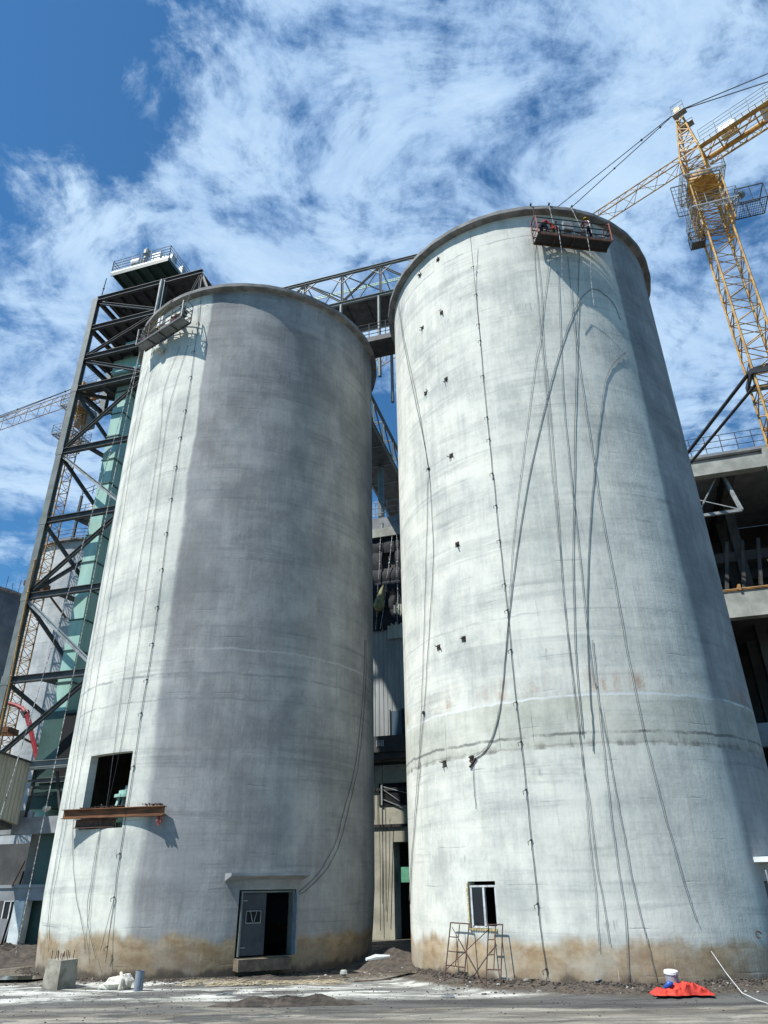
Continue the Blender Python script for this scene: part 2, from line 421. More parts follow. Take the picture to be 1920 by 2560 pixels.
M_hair = mat('black_hair', (.012, .01, .01), (.01, .01, .01), .6, bump=0)
M_mud = mat('mud', (.085, .07, .055), (.045, .038, .032), .95, scale=4, bump=.8, bscale=12)
M_dirt = mat('dirt', (.19, .15, .105), (.10, .08, .06), .95, scale=2.5, bump=.8, bscale=12)
M_stone = mat('broken_concrete', (.46, .47, .43), (.20, .19, .17), .95, scale=2.5, bump=.4)
M_straw = mat('dry_straw', (.50, .42, .28), (.36, .30, .2), .9, bump=0)


def glassm(name, c):
    m, t, b = newmat(name); b.inputs['Base Color'].default_value = (*c, 1); b.inputs['Roughness'].default_value = .06
    b.inputs['Specular IOR Level'].default_value = .7; return m


M_glass = glassm('dark_glass', (.012, .016, .02)); M_glassB = glassm('blue_glass', (.10, .15, .20))


def corr_mat(name, c, pitch=.25, axis=None, rough=.6):
    m, t, b = newmat(name); v = objco(t)
    x, y, z = t.sep(v); a = axis or (AV.x, AV.y)
    uu = t.math('ADD', t.math('MULTIPLY', x, a[0]), t.math('MULTIPLY', y, a[1]))
    s = t.math('ABSOLUTE', t.math('SUBTRACT', t.math('FRACT', t.math('DIVIDE', uu, pitch)), .5))
    n = t.noise(t.vmul(v, (1, 1, .3)), 1.2, 5, .6); wobc = t.noise(t.comb(uu, 0., 0.), 5, 2)
    base = t.mix(t.mapr(n, .35, .65), (*[k * .8 for k in c], 1), (*[min(1, k * 1.15) for k in c], 1))
    base = t.mix(t.mapr(wobc, .4, .6, 0, .35), base, (*[k * .6 for k in c], 1))
    t.put(b.inputs['Base Color'], base); b.inputs['Roughness'].default_value = rough
    t.put(b.inputs['Normal'], t.bump(t.mapr(s, .1, .25), .8, .05)); return m


M_corr = corr_mat('corrugated_sheet', (.36, .38, .37), .32)
M_corrL = corr_mat('pale_corrugated_sheet', (.52, .54, .46), .32)
M_beige = corr_mat('beige_cladding', (.42, .41, .33), .3, axis=(WV.x, WV.y))

# ---------------------------------------------------------------- ground
SM = random.Random(3)
BUMPS = []


def gh(x, y):
    """ground height: flat yard with a low mud bank round the silo feet and a dirt mound in the gap"""
    h = 0.
    for C, a in ((CL, .10), (CR, .30)):
        d = math.hypot(x - C.x, y - C.y) - RAD
        if -1.5 < d < 1.6: h = max(h, a * (1 - max(0, d) / 1.6) ** 1.5)
    d = math.hypot((x - .3) / 2.1, (y - 35.2) / 3.2)
    if d < 1: h = max(h, .6 * (1 - d * d) ** 1.3)
    d = math.hypot((x + 19) / 6., (y - 44) / 7.)
    if d < 1: h = max(h, .5 * (1 - d * d))
    n = math.sin(x * 1.7 + math.sin(y * 2.3) * 1.3) * math.sin(y * 1.9 + math.sin(x * 1.1)) * .5 + math.sin(x * 4.3 + y * 3.1) * math.sin(y * 5.7 - x * 2.) * .3
    h += n * (.012 + .10 * min(1, h * 2))
    return h


gm, gt, gb = newmat('yard_ground')
gv = objco(gt); ggx, ggy, ggz = gt.sep(gv)
warp = gt.math('MULTIPLY', gt.math('SUBTRACT', gt.noise(gt.vmul(gv, (.09, .25, 0)), 1., 5, .55), .5), 3.2)
yy = gt.math('ADD', ggy, warp)
crs = gt.noise(gt.vmul(gv, (.22, 1.1, 1)), 1., 7, .65)
fin = gt.noise(gv, 7., 7, .7)
mid = gt.noise(gt.vmul(gv, (.6, 1.4, 1)), 1.3, 6, .6)
pale = gt.mix(gt.mapr(mid, .35, .65), (.27, .27, .24, 1), (.60, .61, .56, 1))
beige = gt.mix(gt.mapr(crs, .35, .65), (.12, .11, .09, 1), (.34, .32, .265, 1))
darkc = gt.mix(gt.mapr(crs, .4, .6), (.055, .056, .054, 1), (.12, .12, .112, 1))
k_pale = gt.math('MULTIPLY', gt.mapr(yy, 25.2, 25.9), 1.)
base = gt.mix(k_pale, beige, pale)
kd = gt.math('MULTIPLY', gt.math('MULTIPLY', gt.mapr(yy, 23.2, 23.6), gt.mapr(yy, 25.2, 25.7, 1., 0.)), gt.mapr(ggx, -5., 0.5, .35, 1.))
base = gt.mix(kd, base, darkc)
kp = gt.math('MULTIPLY', gt.mapr(gt.noise(gt.vmul(gv, (.3, .9, 1)), 1., 9, .72, .6), .475, .53), gt.mapr(ggx, -4., 4., .9, .5))
base = gt.mix(kp, base, darkc)
kb = gt.math('MULTIPLY', gt.mapr(gt.math('ADD', ggy, gt.math('MULTIPLY', gt.math('ABSOLUTE', ggx), .0)), 29.5, 31.5), 1.)
base = gt.mix(gt.math('MULTIPLY', kb, gt.mapr(mid, .3, .6, .6, 1.)), base, gt.mix(gt.mapr(fin, .35, .65), (.05, .042, .034, 1), (.17, .135, .095, 1)))
kz = gt.mapr(gt.math('ADD', ggz, gt.math('MULTIPLY', gt.math('SUBTRACT', fin, .5), .12)), .045, .11)
base = gt.mix(kz, base, gt.mix(gt.mapr(fin, .35, .65), (.04, .036, .032, 1), (.13, .105, .08, 1)))
base = gt.mix(gt.mapr(gt.noise(gt.vmul(gv, (.5, 2.2, 1)), 3., 7, .7, .4), .56, .66, 0, .6), base, (.09, .08, .065, 1))
base = gt.mix(gt.mapr(fin, .58, .68, 0, .6), base, (.06, .055, .05, 1))
faraway = gt.math('MAXIMUM', gt.mapr(ggy, 10., 17., 1., 0.), gt.mapr(gt.math('ABSOLUTE', ggx), 20., 40.))
base = gt.mix(gt.math('MULTIPLY', faraway, .85), base, (.085, .075, .06, 1))
trk = gt.math('ABSOLUTE', gt.math('SUBTRACT', gt.math('FRACT', gt.math('ADD', gt.math('MULTIPLY', yy, .55), gt.math('MULTIPLY', ggx, .035))), .5))
base = gt.mix(gt.math('MULTIPLY', gt.mapr(trk, .0, .09, .5, 0.), gt.mapr(mid, .4, .6)), base, (.1, .095, .085, 1))
gt.put(gb.inputs['Base Color'], base)
gt.put(gb.inputs['Roughness'], gt.mapr(kp, 0., 1., .92, .5))
gb.inputs['Specular IOR Level'].default_value = .3
rut = gt.mapr(trk, 0., .12, 0., 1.)
gt.put(gb.inputs['Normal'], gt.bump(gt.math('ADD', gt.math('ADD', fin, gt.math('MULTIPLY', rut, .6)), gt.math('MULTIPLY', mid, 2.)), .8, .08))


def axis(lo, hi, step, far):
    a = []; x = lo
    while x <= hi + 1e-6: a.append(x); x += step
    s = step; l = lo; pre = []
    while l > -far: s *= 1.5; l -= s; pre.append(l)
    s = step; h = hi; post = []
    while h < far: s *= 1.5; h += s; post.append(h)
    return pre[::-1] + a + post


xs = axis(-22, 18, .2, 1500); ys = axis(18, 48, .2, 1500)
g = MB(); g.v = [Vector((x, y, gh(x, y) if (-22 <= x <= 18 and 18 <= y <= 48) else 0)) for y in ys for x in xs]
nx = len(xs)
for j in range(len(ys) - 1):
    for i in range(nx - 1): g.face((j * nx + i, j * nx + i + 1, (j + 1) * nx + i + 1, (j + 1) * nx + i))
single('ground', g, gm, kind='structure', smooth=True, loc=(0, 0, 0))

pm, pt, pb = newmat('muddy_water'); pb.inputs['Base Color'].default_value = (.05, .05, .035, 1); pb.inputs['Roughness'].default_value = .08


def blob(cx, cy, rx, ry, z, seg=28, seed=1, jit=.25):
    r = random.Random(seed); m = MB(); pts = []
    ph = [r.uniform(0, 6.28) for _ in range(4)]
    for k in range(seg):
        a = 2 * PI * k / seg; q = 1 + jit * (.5 * math.sin(2 * a + ph[0]) + .35 * math.sin(3 * a + ph[1]) + .3 * math.sin(5 * a + ph[2]) + .2 * math.sin(9 * a + ph[3]))
        pts.append(Vector((cx + rx * q * math.cos(a), cy + ry * q * math.sin(a), z)))
    m.v = pts; m.face(tuple(range(seg))); return m


for (px, py, rx, ry, sd_) in [(60, 2452, 1.9, .8, 4), (1400, 2478, .8, .14, 8), (1010, 2449, .8, .25, 12)]:
    p = Sz(px, py, .0); zt = max(gh(p.x + i * .5 * rx, p.y + j * .5 * ry) for i in (-1, 0, 1) for j in (-1, 0, 1)) + .015
    single('puddle', blob(p.x, p.y, rx, ry, zt, seed=sd_), pm, kind='structure')


# ---------------------------------------------------------------- silos
def silo(C, H, material, openings, label, step=2.5, z_step=1.5, thick=.35, taper=None):
    root = thing('silo', label, 'silo', (C.x, C.y, 0))
    th = set(round(-180 + step * k, 4) for k in range(int(360 / step) + 1)); zs = set(round(z_step * k, 4) for k in range(int(H / z_step)))
    zs |= {H - .15}
    for (a0, a1, z0, z1) in openings:
        for a in (a0, a1): th = {t for t in th if abs(t - a) > .25} | {a}
        for z in (z0, z1): zs = {q for q in zs if abs(q - z) > .06} | {z}
    zs |= {0.}
    th |= {-180., 180.}
    th = sorted(th); zs = sorted(zs)
    m = MB()
    for rad in (RAD, RAD - thick):
        n0 = len(m.v)
        for z in zs:
            rr = rad - ((taper(z)) if taper else 0)
            for a in th: m.v.append(cp(C, a, rr, z))
        N = len(th)
        for j in range(len(zs) - 1):
            for i in range(N - 1):
                am = (th[i] + th[i + 1]) / 2; zm = (zs[j] + zs[j + 1]) / 2
                if any(a0 < am < a1 and z0 < zm < z1 for (a0, a1, z0, z1) in openings): continue
                q = (n0 + j * N + i, n0 + j * N + i + 1, n0 + (j + 1) * N + i + 1, n0 + (j + 1) * N + i)
                m.face(q if rad == RAD else q[::-1])
    ri = RAD - thick
    for (a0, a1, z0, z1) in openings:   # jambs
        t0 = taper(z0) if taper else 0; t1 = taper(z1) if taper else 0
        for a in (a0, a1): m.quad(cp(C, a, RAD - t0, z0), cp(C, a, RAD - t1, z1), cp(C, a, ri - t1, z1), cp(C, a, ri - t0, z0))
        aa = [x for x in th if a0 - 1e-4 <= x <= a1 + 1e-4]
        for z, tt in ((z0, t0), (z1, t1)):
            for i in range(len(aa) - 1): m.quad(cp(C, aa[i], RAD - tt, z), cp(C, aa[i + 1], RAD - tt, z), cp(C, aa[i + 1], ri - tt, z), cp(C, aa[i], ri - tt, z))
    w = part('wall', m, material, root, smooth=False)
    # smooth shade the round faces only
    for p in w.data.polygons: p.use_smooth = True
    bm = bmesh.new(); bm.from_mesh(w.data); bmesh.ops.remove_doubles(bm, verts=bm.verts, dist=.0005)
    for e in bm.edges:
        if len(e.link_faces) == 2 and e.link_faces[0].normal.angle(e.link_faces[1].normal, 0) > .6: e.smooth = False
    bm.to_mesh(w.data); bm.free()
    # rim: overhanging ring beam closed by the roof slab
    m = MB(); prof = [(RAD - .02, H - .30), (RAD + .04, H - .26), (RAD + .34, H - .24), (RAD + .36, H - .22), (RAD + .36, H), (0.01, H + .05), (0.01, H - .3), (RAD - .4, H - .42)]
    seg = 144
    for k in range(seg):
        for r, z in prof:
            jit = .012 * math.sin(k * 1.7) if r > RAD else 0
            m.v.append(cp(C, 360 * k / seg, r + jit, z))
    P = len(prof)
    for k in range(seg):
        for i in range(P - 1):
            a = k * P + i; b = ((k + 1) % seg) * P + i; m.face((a, b, b + 1, a + 1))
    rim = part('rim', m, M_rim, root, smooth=True)
    bm = bmesh.new(); bm.from_mesh(rim.data)
    for e in bm.edges:
        if len(e.link_faces) == 2 and e.link_faces[0].normal.angle(e.link_faces[1].normal, 0) > .45: e.smooth = False
    bm.to_mesh(rim.data); bm.free()
    return root


HS = 34.05
door_L = (18.9, 36.8, .68, 2.92); open_L = (-38.6, -19.2, 5.2, 8.15)
holes_L = [(-34.6, -33.8, 9.2, 9.5), (-37.2, -36.4, 10.4, 10.75), (-40.6, -39.9, 14.6, 15.5)]
taperL = lambda z: .20 * max(0, min(1, (2.6 - z) / 2.6)) ** 1.2
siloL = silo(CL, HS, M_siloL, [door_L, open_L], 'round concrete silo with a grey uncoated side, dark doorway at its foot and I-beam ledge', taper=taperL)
win_R = (-48.2, -39.2, 1.66, 3.08)
hole_pos = [(-43.9, 33.0), (-54.4, 33.0), (-44.2, 29.12), (-55.4, 29.13), (-44.0, 24.83), (-55.5, 24.8), (-44.2, 20.42), (-44.2, 15.88), (-55.2, 11.69), (-44.3, 11.73), (-54.4, 7.1), (-43.4, 7.07)]
dj = .85; holes_R = []
amap = {-43: (-44.7, -43.0), -44: (-44.7, -43.0), -54: (-55.8, -54.0), -55: (-55.8, -54.0)}
zlev = {33.0: 32.9, 29.12: 29.1, 29.13: 29.1, 24.83: 24.8, 24.8: 24.8, 20.42: 20.4, 15.88: 15.9, 11.69: 11.7, 11.73: 11.7, 7.1: 7.1, 7.07: 7.1}
for (a, z) in hole_pos:
    a0, a1 = amap[int(a)]; z = zlev[z]; holes_R.append((a0, a1, z - .12, z + .14))
door_R = (33.8, 50., .7, 2.95)
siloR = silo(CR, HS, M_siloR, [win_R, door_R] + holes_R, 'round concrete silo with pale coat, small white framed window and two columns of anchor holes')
for (a0, a1, z0, z1) in holes_R:
    r = random.Random(int(a0 * 7 + z0 * 13)); m = MB(); am = (a0 + a1) / 2
    for k in range(4):
        a = am + r.uniform(-.8, .8); z = (z0 + z1) / 2 + r.uniform(-.1, .08)
        m.tube([cp(CR, a, RAD - .15, z), cp(CR, a + r.uniform(-.4, .9), RAD + r.uniform(.05, .2), z + r.uniform(-.12, .1))], .018, 5)
    part('anchor_stub', m, M_rust, siloR)
# two far silos behind on the left
siloB = silo(Vector(G(-30.2, 25.3, 0)[:2]), 34, M_siloB, [], 'pale far silo seen behind the yellow crane mast and steel tower', step=5, z_step=4)
siloC = silo(Vector(G(-49.5, 26, 0)[:2]), 32.6, M_siloB2, [], 'dark unfinished far silo cut by the left picture edge', step=5, z_step=4)
c2 = Vector(G(-49.5, 26, 0)[:2])
for k in range(14):
    a = 20 + k * 6.; p = cp(c2, a, RAD - .1, 32.6); m = MB(); m.tube([p, p + Vector((random.uniform(-.15, .15), 0, random.uniform(.8, 1.7)))], .035, 5); part('rebar', m, M_steelD, siloC)

# ---- left silo door, canopy, ledge
a0, a1, z0, z1 = door_L; am = (a0 + a1) / 2


def tang(C, am, s, out, z, rad=RAD):       # flat frame tangent to a silo: s along, out from the wall
    a = R_(am); n = Vector((math.sin(a), -math.cos(a), 0)); t = Vector((math.cos(a), math.sin(a), 0))
    return Vector((C.x, C.y, z)) + n * (rad + out) + t * s


def tbox(m, C, am, s0, s1, o0, o1, z0, z1, rad=RAD):
    return m.hexa([tang(C, am, s0, o0, z0, rad), tang(C, am, s1, o0, z0, rad), tang(C, am, s1, o1, z0, rad), tang(C, am, s0, o1, z0, rad),
                   tang(C, am, s0, o0, z1, rad), tang(C, am, s1, o0, z1, rad), tang(C, am, s1, o1, z1, rad), tang(C, am, s0, o1, z1, rad)])


hw = RAD * math.sin(R_((a1 - a0) / 2)) - .16
m = MB(); m.hexa([tang(CL, am, -1.75, -.25, 3.22), tang(CL, am, 1.45, -.25, 3.22), tang(CL, am, 1.45, .62, 3.40), tang(CL, am, -1.75, .62, 3.40),
                  tang(CL, am, -1.75, -.25, 3.50), tang(CL, am, 1.45, -.25, 3.50), tang(CL, am, 1.45, .62, 3.50), tang(CL, am, -1.75, .62, 3.50)])
part('canopy', m, M_concG, siloL)
m = MB(); tbox(m, CL, am, -hw - .06, -hw, -.5, -.08, .72, 2.88); tbox(m, CL, am, hw, hw + .06, -.5, -.02, .72, 2.88); tbox(m, CL, am, -hw, hw, -.5, -.12, 2.82, 2.88)
part('door_frame', m, M_steel, siloL)
m = MB(); tbox(m, CL, am, -hw + .02, -.04, -.22, -.17, .74, 2.80)
M_door = mat('slate_door_paint', (.045, .052, .062), (.028, .032, .04), .5, scale=2, bump=.1)
dl = part('door', m, M_door, siloL)
m = MB(); tbox(m, CL, am, -.80, -.26, -.168, -.158, 1.80, 2.20); part('window', m, M_dark, dl)
m = MB()
for k in (-1, 1): m.bar(tang(CL, am, -.53 + k * .13, -.14, 2.18), tang(CL, am, -.53 + k * .03, -.14, 1.84), .02)
for z in (1.80, 2.20): m.bar(tang(CL, am, -.82, -.145, z), tang(CL, am, -.24, -.145, z), .025)
for s in (-.82, -.24): m.bar(tang(CL, am, s, -.145, 1.81), tang(CL, am, s, -.145, 2.19), .025)
part('grille', m, M_steelL, dl)
for z in (1.0, 2.55):
    m = MB(); m.bar(tang(CL, am, -hw + .03, -.14, z), tang(CL, am, -hw + .2, -.14, z), .03); part('hinge', m, M_steelL, dl)
# open leaf folded outward on the right
m = MB(); m.hexa([tang(CL, am, hw + .02, -.1, .74), tang(CL, am, hw + .07, -.1, .74), tang(CL, am, hw + .10, .30, .74), tang(CL, am, hw + .05, .30, .74),
                  tang(CL, am, hw + .02, -.1, 2.8), tang(CL, am, hw + .07, -.1, 2.8), tang(CL, am, hw + .10, .30, 2.8), tang(CL, am, hw + .05, .30, 2.8)])
part('door', m, M_pvc, siloL, label='narrow grey door leaf folded open')
m = MB(); tbox(m, CL, am, -hw - .15, hw - .1, -.3, .35, .28, .66)
part('doorstep', m, M_dirt, siloL)
# I-beam ledge under the big opening
NA = -20
ax = lambda s, o, z: tang(CL, NA, s, o, z)
m = MB(); m.ibeam(ax(-2.95, .02, 5.80), ax(2.05, .02, 5.74), .26, .36, .03)
for i in range(len(m.mi)): m.mi[i] = 0
lb = part('ledge_beam', m, M_rustO, siloL)
m = MB(); m.ibeam(ax(-2.35, -.12, 5.42), ax(-.35, -.12, 5.40), .22, .34, .03); part('bracket', m, M_rust, siloL)
m = MB(); m.tube([ax(1.78, .0, 5.56), ax(1.80, .04, 5.36), ax(1.86, .0, 5.22)], .07, 8); m.tube([ax(1.95, .0, 5.56), ax(1.95, .03, 5.3)], .05, 8); part('bracket', m, M_redst, siloL)
m = MB()
for k in range(40):
    s = -2.2 + k * .1 + random.uniform(-.03, .03); m.bar(ax(s, -.05, 6.0 + random.uniform(0, .05)), ax(s + .12, -.35, 6.0), .05, .04)
part('ledge_deck', m, M_rust, siloL)
# green machine inside the opening
c = cp(CL, -25, RAD - .95, 0); mach = thing('drive_unit', 'green motor unit standing inside the big square opening', 'machine', (c.x, c.y, 5.2))
m = MB(); m.wbox((c.x, c.y, 5.65), (1.1, .7, .9), R_(-24)); part('base_frame', m, M_greenD, mach)
m = MB(); m.tube([(c.x, c.y, 6.42), (c.x, c.y, 6.54)], .58, 20); m.tube([(c.x, c.y, 6.54), (c.x, c.y, 6.7)], .42, 20)
for k in range(4):
    a = PI / 4 + k * PI / 2; m.bar((c.x + .5 * math.cos(a), c.y + .5 * math.sin(a), 6.0), (c.x + .4 * math.cos(a), c.y + .4 * math.sin(a), 6.43), .1)
part('head', m, M_green, mach)
m = MB(); m.tube([(c.x, c.y, 5.9), (c.x, c.y, 6.9)], .2, 12); part('motor', m, M_steelL, mach)

# ---- right silo window
a0, a1, z0, z1 = win_R; am = (a0 + a1) / 2; hw = RAD * math.sin(R_((a1 - a0) / 2))
m = MB(); o0, o1 = -.13, -.06
tbox(m, CR, am, -hw + .02, -hw + .08, o0, o1, z0 + .02, z1 - .12); tbox(m, CR, am, hw - .08, hw - .02, o0, o1, z0 + .02, z1 - .12)
tbox(m, CR, am, -hw + .08, hw - .08, o0, o1, z1 - .18, z1 - .12); tbox(m, CR, am, -hw + .08, hw - .08, o0, o1, z0 + .02, z0 + .08)
M_upvc = mat('dusty_window_frame', (.58, .60, .60), (.36, .37, .36), .5, scale=5)
fr = part('window', m, M_upvc, siloR)
m = MB(); tbox(m, CR, am, .02, .10, -.11, -.03, z0 + .09, z1 - .19); tbox(m, CR, am, -hw + .09, -hw + .15, -.11, -.03, z0 + .09, z1 - .19); part('sash', m, M_upvc, fr)
m = MB(); tbox(m, CR, am, -hw + .15, .02, -.09, -.07, z0 + .09, z1 - .19); part('pane', m, M_glass, fr)
m = MB()
for q in range(9):
    z = z0 + .05 + q * .15; tbox(m, CR, am, -hw - .03 + random.uniform(-.02, .01), -hw + .03, -.03, .03, z, z + .12)
for q in range(11): tbox(m, CR, am, -hw + q * .105, -hw + q * .105 + .09, -.02, .035, z0 - .05 + random.uniform(-.01, .01), z0 + .01)
part('frame', m, mat('dried_foam', (.55, .47, .2), (.3, .25, .14), .9, scale=9), fr)
# ---- right silo side door with canopy
a0, a1, z0, z1 = door_R; am = (a0 + a1) / 2
m = MB(); tbox(m, CR, am, -1.35, 1.5, -.25, .55, 3.52, 3.68); part('canopy', m, M_white, siloR)
m = MB(); m.tube([tang(CR, am, -1.30, .18, 3.28), tang(CR, am, -1.18, .18, .55)], .03, 8); part('drain_pipe', m, M_steelL, siloR)
m = MB(); tbox(m, CR, am, -1.0, 1., -.22, -.15, .72, 2.93); part('door', m, M_door, siloR)
m = MB()
tbox(m, CR, 5.5, -1.0, .9, .0, .03, .52, .56)
# ring handle and small marks near the foot
p0 = cylp(1896, 2336, CR, RAD + .03); m = MB(); m.tube([p0 + Vector((math.cos(k * PI / 6) * .09, 0, math.sin(k * PI / 6) * .09)) for k in range(11)], .02, 6)
part('ring_handle', m, M_rust, siloR)


# ---------------------------------------------------------------- lattice helpers
def lattice(m, p, q, size, bay, chord=.12, brace=.06, xdir=None, tri=False, top=1.0, kz=True):
    """square (or triangular) lattice boom or mast between p and q"""
    p = Vector(p); q = Vector(q); d = (q - p); L = d.length; d.normalize()
    if xdir is None: xdir = d.cross(Vector((0, 0, 1)))
    x = Vector(xdir).normalized(); y = x.cross(d).normalized()
    if y.z < 0 and abs(d.z) < .7: y = -y
    h = size / 2
    corners = [(-h, 0), (h, 0), (0, top)] if tri else [(-h, -h), (h, -h), (h, h), (-h, h)]
    P = lambda k, s: p + d * s + x * corners[k][0] + y * corners[k][1]
    K = len(corners)
    for k in range(K): m.tube([P(k, 0), P(k, L)], chord / 2, 6)
    n = max(1, round(L / bay)); b = L / n
    for i in range(n + 1):
        for k in range(K):
            k2 = (k + 1) % K; s = min(i * b, L)
            if kz: m.tube([P(k, s), P(k2, s)], brace / 2, 4, False)
            if i < n:
                if tri and k == 0: m.tube([P(k if i % 2 else k2, s), P(k2 if i % 2 else k, s + b)], brace / 2, 4, False)
                elif tri: m.tube([P(k, s), P(k2, s + b / 2)], brace / 2, 4, False); m.tube([P(k2, s + b / 2), P(k, s + b)], brace / 2, 4, False)
                else:
                    m.tube([P(k, s), P(k2, s + b / 2)], brace / 2, 4, False); m.tube([P(k2, s + b / 2), P(k, s + b)], brace / 2, 4, False)
    return P


def rail(m, pts, h=1.1, n=3, post=1.3, r=.025, closed=False):
    pts = [Vector(p) for p in pts]
    if closed: pts.append(pts[0])
    up = Vector((0, 0, 1))
    for k in range(1, n + 1):
        for a, b in zip(pts, pts[1:]): m.tube([a + up * h * k / n, b + up * h * k / n], r, 5)
    for a, b in zip(pts, pts[1:]):
        c = max(1, round((b - a).length / post))
        for i in range(c + 1): m.tube([a.lerp(b, i / c), a.lerp(b, i / c) + up * h], r * 1.2, 5)


# ---------------------------------------------------------------- steel tower (left)
tw = thing('steel_tower', 'dark grey steel trestle tower with decks rising beside the left silo', 'tower', G(-15, 4.3, 0))
FL = [48.8, 45.45, 42.2, 39.0, 33.0, 27.0, 21.1, 15.25, 9.8]
WF, WB, UL, UR = 3.0, 6.4, -18.3, -11.6
cols = [(UL, WF), (UL, WB), (UR, WF), (UR, WB)]
for (u, w) in cols:
    m = MB(); top = 48.8 if True else 48
    p0 = G(u, w, 7.0 if w == WF else (38.8 if u == UL else 0)); p1 = G(u, w, top)
    zb, zt = p0.z, p1.z
    m.box(u - .26, u + .26, w - .21, w - .17, zb, zt); m.box(u - .26, u + .26, w + .17, w + .21, zb, zt); m.box(u - .02, u + .02, w - .168, w + .168, zb, zt)
    for z in [q for q in FL[3:] if q > zb]: m.box(u - .32, u + .32, w - .225, w - .2101, z - .35, z + .3)
    part('column', m, M_steel, tw)
for i, z in enumerate(FL):
    m = MB(); u1 = -7.9 if i == 0 else UR + .1
    m.ibeam(G(UL + .1, WF, z), G(u1, WF, z), .3, .45, .04); m.ibeam(G(UL + .1 if i < 4 else -15.2, WB, z), G(UR, WB, z), .25, .4, .03)
    if i < 4: m.ibeam(G(UL, WF + .2, z - .01), G(UL, WB - .2, z - .01), .25, .38, .03)
    m.ibeam(G(UR, WF + .2, z - .01), G(UR, WB - .2, z - .01), .25, .38, .03)
    if 3 <= i <= 7: m.ibeam(G(UL + 2.3, WF + .2, z - .02), G(UR - .2, WB - .2, z - .02), .2, .3, .03) if False else m.ibeam(G(UL + 2.5, WF + .2, z - .02), G(-15.2, WB - .25, z - .02), .2, .3, .03)
    part('floor_beam', m, M_steelD, tw)
for i, z in enumerate(FL[:3]):
    m = MB(); zt = z + .26
    if i < 2:
        m.box(UL + .3, UR + (3.5 if i == 0 else 0), WF + .17, WB + (1.4 if i else 2.4), zt, zt + .06)
    else:
        m.box(UL + .3, -16.2, WF + .17, 5.4, zt, zt + .06); m.box(-16.2, UR, WF + .17, WB + 1, zt, zt + .06)
    for k in range(6): m.ibeam(G(UL + .8 + k * 1.15, WF + .2, z + .12), G(UL + .8 + k * 1.15, WB + .6, z + .12), .12, .24, .02)
    part('deck', m, M_steelD, tw)
m = MB(); z = 39.0; m.box(-16.6, -12.2, 3.4, 5.8, 39.3, 39.36); m.box(UL + .3, -16.6, 3.2, 4.2, 39.3, 39.36); part('deck', m, M_steelD, tw)
# bracing of the front face and between frames
br = [((UL, WF, 48.5), (UR, WF, 45.7)), ((UL, WF, 42.3), (UR, WF, 45.4)), ((UL, WF, 42.0), (UR, WF, 39.2)), ((UL, WF, 33.1), (UR, WF, 38.8)), ((UL, WF, 38.8), (-15, WB, 33.2)), ((UL, WF, 32.8), (UR, WF, 27.2)),
      ((UL, WF, 32.7), (-15, WB, 27.2)), ((UL, WF, 21.3), (UR, WF, 26.8)), ((UL, WF, 26.8), (-15.0, WB, 21.4)), ((UL, WF, 20.9), (UR, WF, 15.5)), ((UL, WF, 20.8), (-15, WB, 15.4)),
      ((UL, WF, 10.0), (UR, WF, 15.1)), ((UL, WF, 15.1), (-15.2, WB, 12)), ((UL, WF, 38.7), (-14.8, WB, 39.2)), ((UL, WF, 21.3), (-13.3, WB, 27))]
for k, (p, q) in enumerate(br):
    m = MB(); off = .0 if k % 2 else .06; m.ibeam(G(p[0], p[1] + off, p[2]), G(q[0], q[1] + off, q[2]), .2, .26, .03)
    part('brace', m, M_steelL if k in (5, 9) else M_steelD, tw)
# strut and post towards the silo roof
m = MB(); m.tube([G(-11.6, 2.75, 48.8), G(-11.75, 2.6, 38)], .13, 8); part('strut', m, M_steelL, tw)
m = MB(); m.tube([G(UL + .4, WF, 49), G(UL + .5, WF, 51.2)], .04, 6); m.ball(G(UL + .45, WF, 50.0), .09); part('mast_rod', m, M_steelD, tw)
# truss end over the silo roof
m = MB(); e = G(-7.95, WF, 48.7)
for q in (G(-7.95, WF, 44.6), G(-9.4, WF, 44.6), G(-6.4, WF, 44.6)): m.ibeam(e, q, .16, .2, .02)
m.ibeam(G(-11.5, WF, 44.6), G(-5.2, WF, 44.6), .2, .3, .03); part('truss_end', m, M_steelD, tw)
m = MB(); rail(m, [G(-12.5, 3.3, 42.6), G(-9.4, 3.3, 42.6)], 1.1, 3, 1.); part('handrail', m, M_steelL, tw)

# green casing
cs = thing('elevator_casing', 'tall mint green sheet metal shaft inside the steel tower', 'casing', G(-14.8, 5, 0))
m = MB(); m.box(-15.25, -14.2, 4.1, 6.9, 6.9, 44.0)
sh = part('shaft', m, M_green, cs)
for k in range(17):
    m = MB(); z = 8.6 + k * 2.15; m.box(-15.31, -14.14, 4.04, 6.96, z, z + .09); part('flange', m, M_greenD, cs)
m = MB(); m.box(-15.9, -13.2, 3.9, 6.6, 40.6, 42.0); part('head_box', m, M_green, cs)
m = MB(); m.box(-15.6, -11.8, 3.95, 7.2, 7.4, 13.2); m.cur = 1; m.box(-14.0, -12.0, 3.90, 3.948, 8.8, 13.0); part('boot_box', m, [M_greenD, M_dark], cs)

